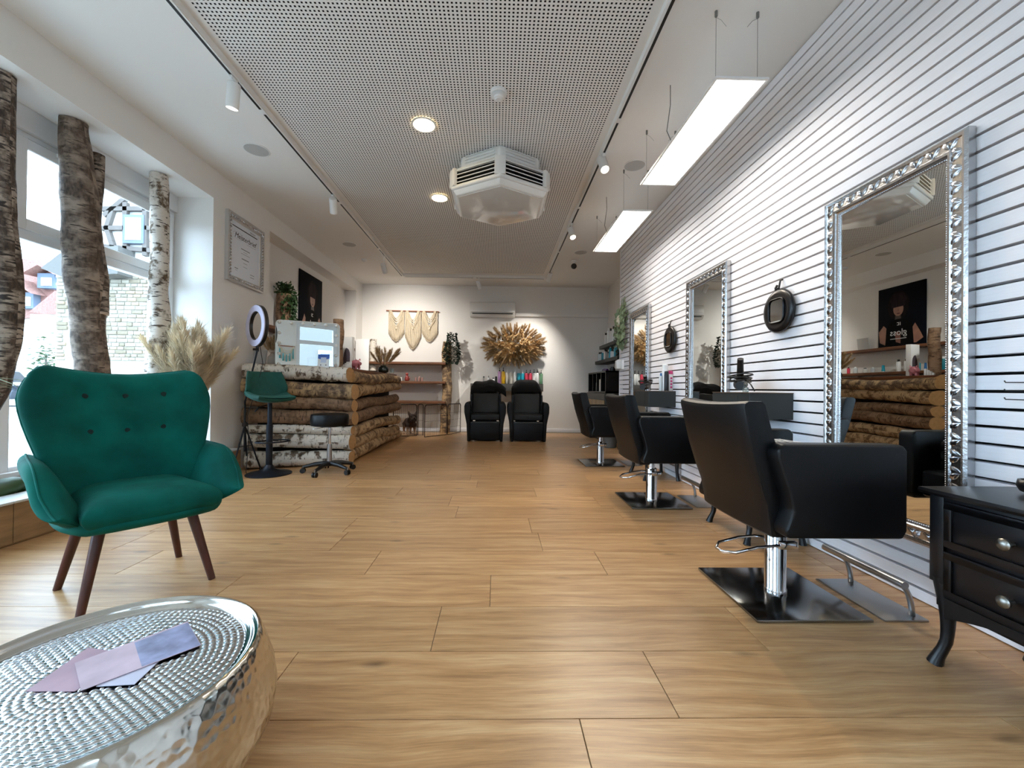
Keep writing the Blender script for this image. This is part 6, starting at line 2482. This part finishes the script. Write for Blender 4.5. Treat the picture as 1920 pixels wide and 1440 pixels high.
for i, (yy, ck, nm, r, h) in enumerate(((.55, 'cream', 'tall cream bottle in the middle compartment', .045, .27), (.85, 'clear', 'slim clear bottle in the next compartment', .03, .2))):
    bottle('bottle', '%s of the black cabinet' % nm, 'bottle', (WR - .01 + xf + .07, 7.1 + yy, z0 + .026), r, h, COLR[ck], 'screw', M_BLACKP, 'bottles in the black cabinet')
p = P(1126, 692, y=7.7)
t = thing('hair_dryer', 'purple and black hair dryer lying on the black cabinet', 'hair dryer', (p.x + .12, 7.75, z1))
MB().tube([(-.02, -.16, .035), (-.02, .0, .035), (-.02, .05, .035)], [.022, .032, .034], 14).build('barrel', mat('purple_plastic', '#4a2468', .35), t, smooth='auto')
MB().tube([(-.02, .05, .035), (-.02, .12, .035)], [.034, .03], 14).build('rear_cap', M_BLACKP, t, smooth='auto')
MB().tube([(-.02, .02, .03), (.08, .03, .02), (.13, .03, .018)], .015, 10).build('handle', M_BLACKP, t, smooth='auto')
tag(MB().lathe([(.05, 0), (.05, .05), (.03, .055), (.03, .075)], (0, 0, 0), 18).build('jar', M_BLACKP, smooth='auto'), 'short black jar on the black cabinet', 'jar').location = (2.05, 7.25, z1)


def wall_box(label, y0, y1, zz):
    t = thing('wall_shelf', label, 'shelf', (WR, (y0 + y1) / 2, zz), 0, 'dark floating shelves on the side wall')
    hl = (y1 - y0) / 2
    MB().box((-.28, -hl, -.05), (0, hl, 0)).build('board', M_GREYB, t, bevel=.003)
    MB().box((-.28, -hl, 0), (-.27, hl, .012)).build('lip', M_GREYB, t)


zl, zu_ = 1.49, 1.775
wall_box('lower dark floating shelf full of turquoise bottles', 7.0, 8.6, zl)
wall_box('upper dark floating shelf with tall white bottles', 7.0, 8.25, zu_)
lowers = [(8.5, 'clear', .035, .2, 'clear bottle at the far end'), (8.36, 'clear', .035, .19, 'second clear bottle'), (8.2, 'aqua', .04, .2, 'turquoise flat bottle'), (8.05, 'white', .03, .22, 'white bottle'), (7.93, 'grey', .035, .2, 'grey bottle'),
          (7.8, 'grey', .03, .15, 'short grey bottle'), (7.68, 'teal', .028, .26, 'tall turquoise spray bottle'), (7.56, 'clear', .034, .17, 'short clear bottle'), (7.44, 'white', .034, .15, 'white label black bottle'),
          (7.35, 'teal', .03, .2, 'bright turquoise bottle'), (7.24, 'aqua', .05, .22, 'large dark turquoise bottle')]
for y_, ck, r, h, nm in lowers:
    bottle('bottle', '%s on the lower dark floating shelf' % nm, 'bottle', (WR - .21, y_, zl + .001), r, h, COLR[ck], 'screw', COLR['white'] if ck in ('teal', 'aqua') else M_BLACKP, 'bottles on the lower dark shelf')
for i, (y_, h, nm) in enumerate(((8.05, .26, 'first'), (7.85, .33, 'second'), (7.7, .30, 'third'), (7.52, .31, 'fourth'))):
    bottle('bottle', '%s tall white bottle from the back wall on the upper dark shelf' % nm, 'bottle', (WR - .2, y_, zu_ + .001), .034, h, COLR['white'], 'screw', M_BLACKP if i != 1 else M_WHITE, 'white bottles on the upper dark shelf')


def ivy(rg):
    return ((rg.uniform(-.28, -.1), rg.uniform(-.10, .09), rg.uniform(-.28, .14)), (rg.uniform(-1, 1), rg.uniform(-1, 1), -.6))


t = thing('hanging_plant', 'grey-green trailing plant at the near end of the upper dark shelf', 'plant', (WR, 7.08, zu_))
foliage(t, 260, ivy, .06, mat('grey_green_leaf', '#474b45', .7, var=.3, vscale=20), 12)
MB().lathe([(.06, 0), (.08, .10), (.07, .10), (.055, .02)], (-.16, 0, .002), 16).build('pot', M_GREYL, t, smooth='auto')

# waste bin at the slat wall end
t = thing('waste_bin', 'grey cylindrical waste bin standing at the end of the slat wall', 'bin', (1.80, 6.50, 0))
MB().lathe([(.10, 0), (.112, .006), (.118, .42), (.112, .42), (.1, .02), (0, .02)], (0, 0, 0), 28).build('body', M_GREYL, t, smooth='auto')
MB().tube([(.117 * math.cos(a_), .117 * math.sin(a_), .42) for a_ in [2 * PI * i / 28 for i in range(28)]], .006, 6, closed=True).build('rim', M_BLACKP, t, smooth=True)

# garland on the slats
g0 = P(1172, 575, x=SX - .02)
t = thing('garland', 'hanging garland of pale green eucalyptus leaves with a cream flower on the slat wall', 'garland', (SX - .01, 6.0, 1.95))


def gar(rg):
    q = rg.random()
    y_ = rg.gauss(0, .05 + .07 * (1 - abs(q - .45))) - .02
    return ((-.03 - rg.random() * .05, y_, -.38 + .62 * q), (rg.uniform(-.5, .1), rg.uniform(-.8, .8), -1))


foliage(t, 170, gar, .10, M_LEAFP, 21)
for k in (-.06, 0, .06):
    MB().tube([(-.02, k, .33), (-.025, k * 1.3, .15), (-.03, k, .0)], .006, 6).build('ribbon', M_LEAFP, t)
m = MB()
for k in range(7):
    a_ = 2 * PI * k / 7
    m.ball((-.09, .04 * math.cos(a_), -.02 + .045 * math.sin(a_)), (.02, .035, .045), 10, 8)
m.ball((-.105, 0, -.02), (.018, .03, .03), 10, 8)
m.build('flower', mat('cream_petal', '#e2d9c4', .7), t, smooth=True)
# white dispenser near the garland
c = P(1161, 683, y=6.12)
t = thing('soap_dispenser', 'small white dispenser on a bracket at the end of the slat wall', 'dispenser', (SX, 6.12, c.z))
MB().prism([(-.10, -.07), (-.02, -.07), (-.02, .06), (-.06, .075), (-.10, .05)], 'y', -.045, .045).build('body', M_WHITE, t, bevel=.008)
MB().box((-.02, -.02, -.03), (0, .02, .03)).build('bracket', M_WHITE, t, bevel=.003)
MB().box((-.04, -.1, -.08), (-.004, -.06, .06)).build('box', M_WHITE, t, bevel=.004)

# ================================================================ things on the work shelves
ZS = .912
for px, ck, nm, r, h, cp, cm in ((1239, 'clear', 'clear bottle with blue cap', .020, .19, 'screw', COLR['blue']), (1246.5, 'white', 'tall white hairspray can', .033, .285, 'can', M_WHITE), (1249.5, 'black', 'slim black can', .023, .21, 'can', M_BLACKP),
                                (1256.5, 'white', 'white can with pink lettering', .028, .215, 'can', COLR['magenta']), (1263.5, 'amber', 'brown glass bottle', .022, .20, 'screw', M_BLACKP)):
    p = P(px, 732, y=4.36 if nm != 'slim black can' else 4.31)
    tb_ = bottle('bottle', '%s on the charcoal shelf between the mirrors' % nm, 'bottle', (p.x, p.y, ZS), r, h, COLR[ck], cp, cm, 'bottles on the charcoal shelf')
    if 'pink' in nm:
        for k in range(4):
            MB().box((-r * .35, -r * 1.02, .03 + k * .032), (r * .35, -r * .9, .05 + k * .032)).build('pink_mark', COLR['magenta'], tb_)


def dryer(label, loc, rz, tip):
    t = thing('hair_dryer', label, 'hair dryer', loc, rz, 'black hair dryers on the charcoal shelves')
    # body lying, handle standing up slanted, cable wound round it
    MB().tube([(-.12, 0, .045), (-.04, 0, .05), (.06, 0, .055), (.11, 0, .055)], [.026, .036, .042, .036], 18).build('barrel', M_BLACKP, t, smooth='auto')
    MB().tube([(-.19, 0, .04), (-.12, 0, .045)], [.03, .024], 14).build('nozzle', M_BLACKP, t, smooth='auto')
    MB().tube([(.02, 0, .06), (-.02, 0, .14), tip], [.024, .021, .019], 14).build('handle', M_BLACKP, t, smooth='auto')
    pts = []
    for i in range(90):
        a_ = i * .42
        r_ = .085 + .012 * math.sin(i * .9)
        pts.append((r_ * math.cos(a_) - .01, r_ * .8 * math.sin(a_), .07 + .05 * (i / 90) + .01 * math.sin(a_ * 1.3)))
    pts += [(-.13, -.06, .05), (-.15, -.08, .008)]
    MB().tube(pts, .0042, 6).build('cable', M_BLACKP, t, smooth=True)
    return t


p = P(1373, 738, y=2.72)
dryer('black hair dryer with wound cable on the shelf behind the nearest chair', (1.68, 2.80, ZS), math.radians(60), (-.07, .0, .225))
dryer('black hair dryer with wound cable beside the bottles on the charcoal shelf', (1.68, 4.60, ZS), math.radians(60), (-.06, 0, .17))
c = P(1398, 735, y=2.62)
t = thing('glass_stopper', 'small cut glass perfume bottle on the shelf behind the nearest chair', 'perfume bottle', (c.x, 2.62, ZS))
MB().lathe([(.016, 0), (.018, .004), (.018, .03), (.008, .036)], (0, 0, 0), 8).build('flask', mat('clear_glass', '#e6efe8', .05, trans=.9), t)
MB().ball((0, 0, .05), (.014, .014, .018), 8, 6).build('stopper', MATS['clear_glass'], t)

# folded patterned cape on the nearest salon chair
M_CAPE = mat('black_patterned_cloth', '#1a1b1e', .8)
t = thing('folded_cape', 'folded dark cape with white line pattern on the nearest salon chair seat', 'cloth', (1.29, 1.86, .528))
for i in range(3):
    MB().box((-.12, -.2, i * .05), (.16, .2, i * .05 + .048)).build('fold', M_CAPE, t, bevel=.016, seg=2)
for k in range(7):
    x_ = -.10 + k * .04
    MB().tube([(x_, -.19, .1495), (x_ + .03, 0, .1498), (x_, .19, .1495)], .002, 4).build('white_line', M_WHITE, t)
for k in range(6):
    y_ = -.16 + k * .064
    MB().tube([(-.10, y_, .1496), (.15, y_ + .03, .1496)], .0018, 4).build('white_line', M_WHITE, t)

# cup and wire hooks by the near dresser
p = P(1917, 925, x=1.75)
t = thing('trinket_bowl', 'small dark bowl with ring handle on the black chest', 'bowl', (1.74, 1.29, .596))
MB().lathe([(.015, 0), (.032, .008), (.04, .025), (.036, .045), (.03, .045), (.03, .015), (0, .01)], (0, 0, 0), 20).build('bowl', M_BLACKW, t, smooth=True)
MB().tube([(.02 * math.cos(a_), 0, .06 + .016 * math.sin(a_)) for a_ in [2 * PI * i / 18 for i in range(18)]], .0045, 8, closed=True).build('ring_handle', M_BLACKW, t, smooth=True)
t = thing('wire_hook', 'thin wire hooks pushed into the slat wall beside the near mirror', 'hook', (SX, 1.42, 0))
for i, (py, l) in enumerate(((718, .13), (734, .13), (750, .16))):
    z_ = P(1900, py, x=SX - .03).z
    MB().tube([(-.002, -.03 - l, z_), (-.03, -.03 - l * .5, z_), (-.035, .03, z_ + .002), (-.033, .035, z_ + .008)], .0022, 6).build('wire', M_DKMETAL, t, smooth=True)

# products on the alcove board, seen in the mirror
prods = [(5.75, 'aqua', .035, .2, 'can', 'first dark turquoise can'), (5.87, 'aqua', .035, .2, 'can', 'second dark turquoise can'), (5.99, 'aqua', .035, .2, 'can', 'third dark turquoise can'),
         (6.35, 'teal', .022, .15, 'drop', 'slim turquoise bottle'), (6.25, 'blue', .02, .12, 'tube', 'small blue tube'), (6.55, 'white', .032, .2, 'screw', 'white bottle with black cap'), (6.68, 'white', .032, .2, 'screw', 'another white bottle with black cap'),
         (6.95, 'teal', .026, .12, 'tube', 'short turquoise tube'), (7.15, 'clear', .03, .1, 'screw', 'clear jar'), (7.3, 'white', .04, .09, 'screw', 'white squat jar'), (7.5, 'clear', .035, .12, 'screw', 'tall clear jar'), (7.65, 'red', .025, .12, 'screw', 'small red bottle')]
for y_, ck, r, h, cp, nm in prods:
    bottle('product_bottle', '%s on the lower alcove board' % nm, 'bottle', (AX + .12, y_, 1.271), r, h, COLR[ck], cp, M_BLACKP if ck in ('white', 'red') else M_WHITE, 'hair products in the alcove')
o = MB().box((0, -.11, 0), (.014, .11, .22), rot=Matrix.Rotation(.12, 3, 'Y'), ctr=(0, 0, 0)).build('picture_card', M_GRILLE)
tag(o, 'small silver-grey picture standing beside the alcove poster', 'picture').location = (AX + .05, 7.4, PB + .003)

# dream catcher with turquoise tassels on the front wall, seen in the make-up mirror
t = thing('macrame_hanging', 'cream rope hanging with turquoise tassels reflected in the make-up mirror', 'wall hanging', (-.25, FR + .03, 1.95))
MB().tube([(-.2, 0, 0), (.2, 0, 0)], .012, 8).build('rod', mat('copper_rod', '#9a5d42', .5), t)
M_TAS = mat('turquoise_tassel', '#4f9aa0', .9)
for k in range(3):
    MB().tube([(.18 * q, .01, -(.12 + .07 * k) * (1 - q * q)) for q in [-1 + i / 8 for i in range(17)]], .009, 6).build('rope_swag', M_ROPE, t, smooth=True)
for k in range(5):
    x_ = -.16 + k * .08
    MB().tube([(x_, .012, -.02 - .2 * (1 - (x_ / .18) ** 2)), (x_, .012, -.3 - .1 * (1 - (x_ / .18) ** 2))], [.012, .02], 8).build('tassel', M_TAS, t, smooth=True)

for o in TEMPL:
    bpy.data.objects.remove(o, do_unlink=True)
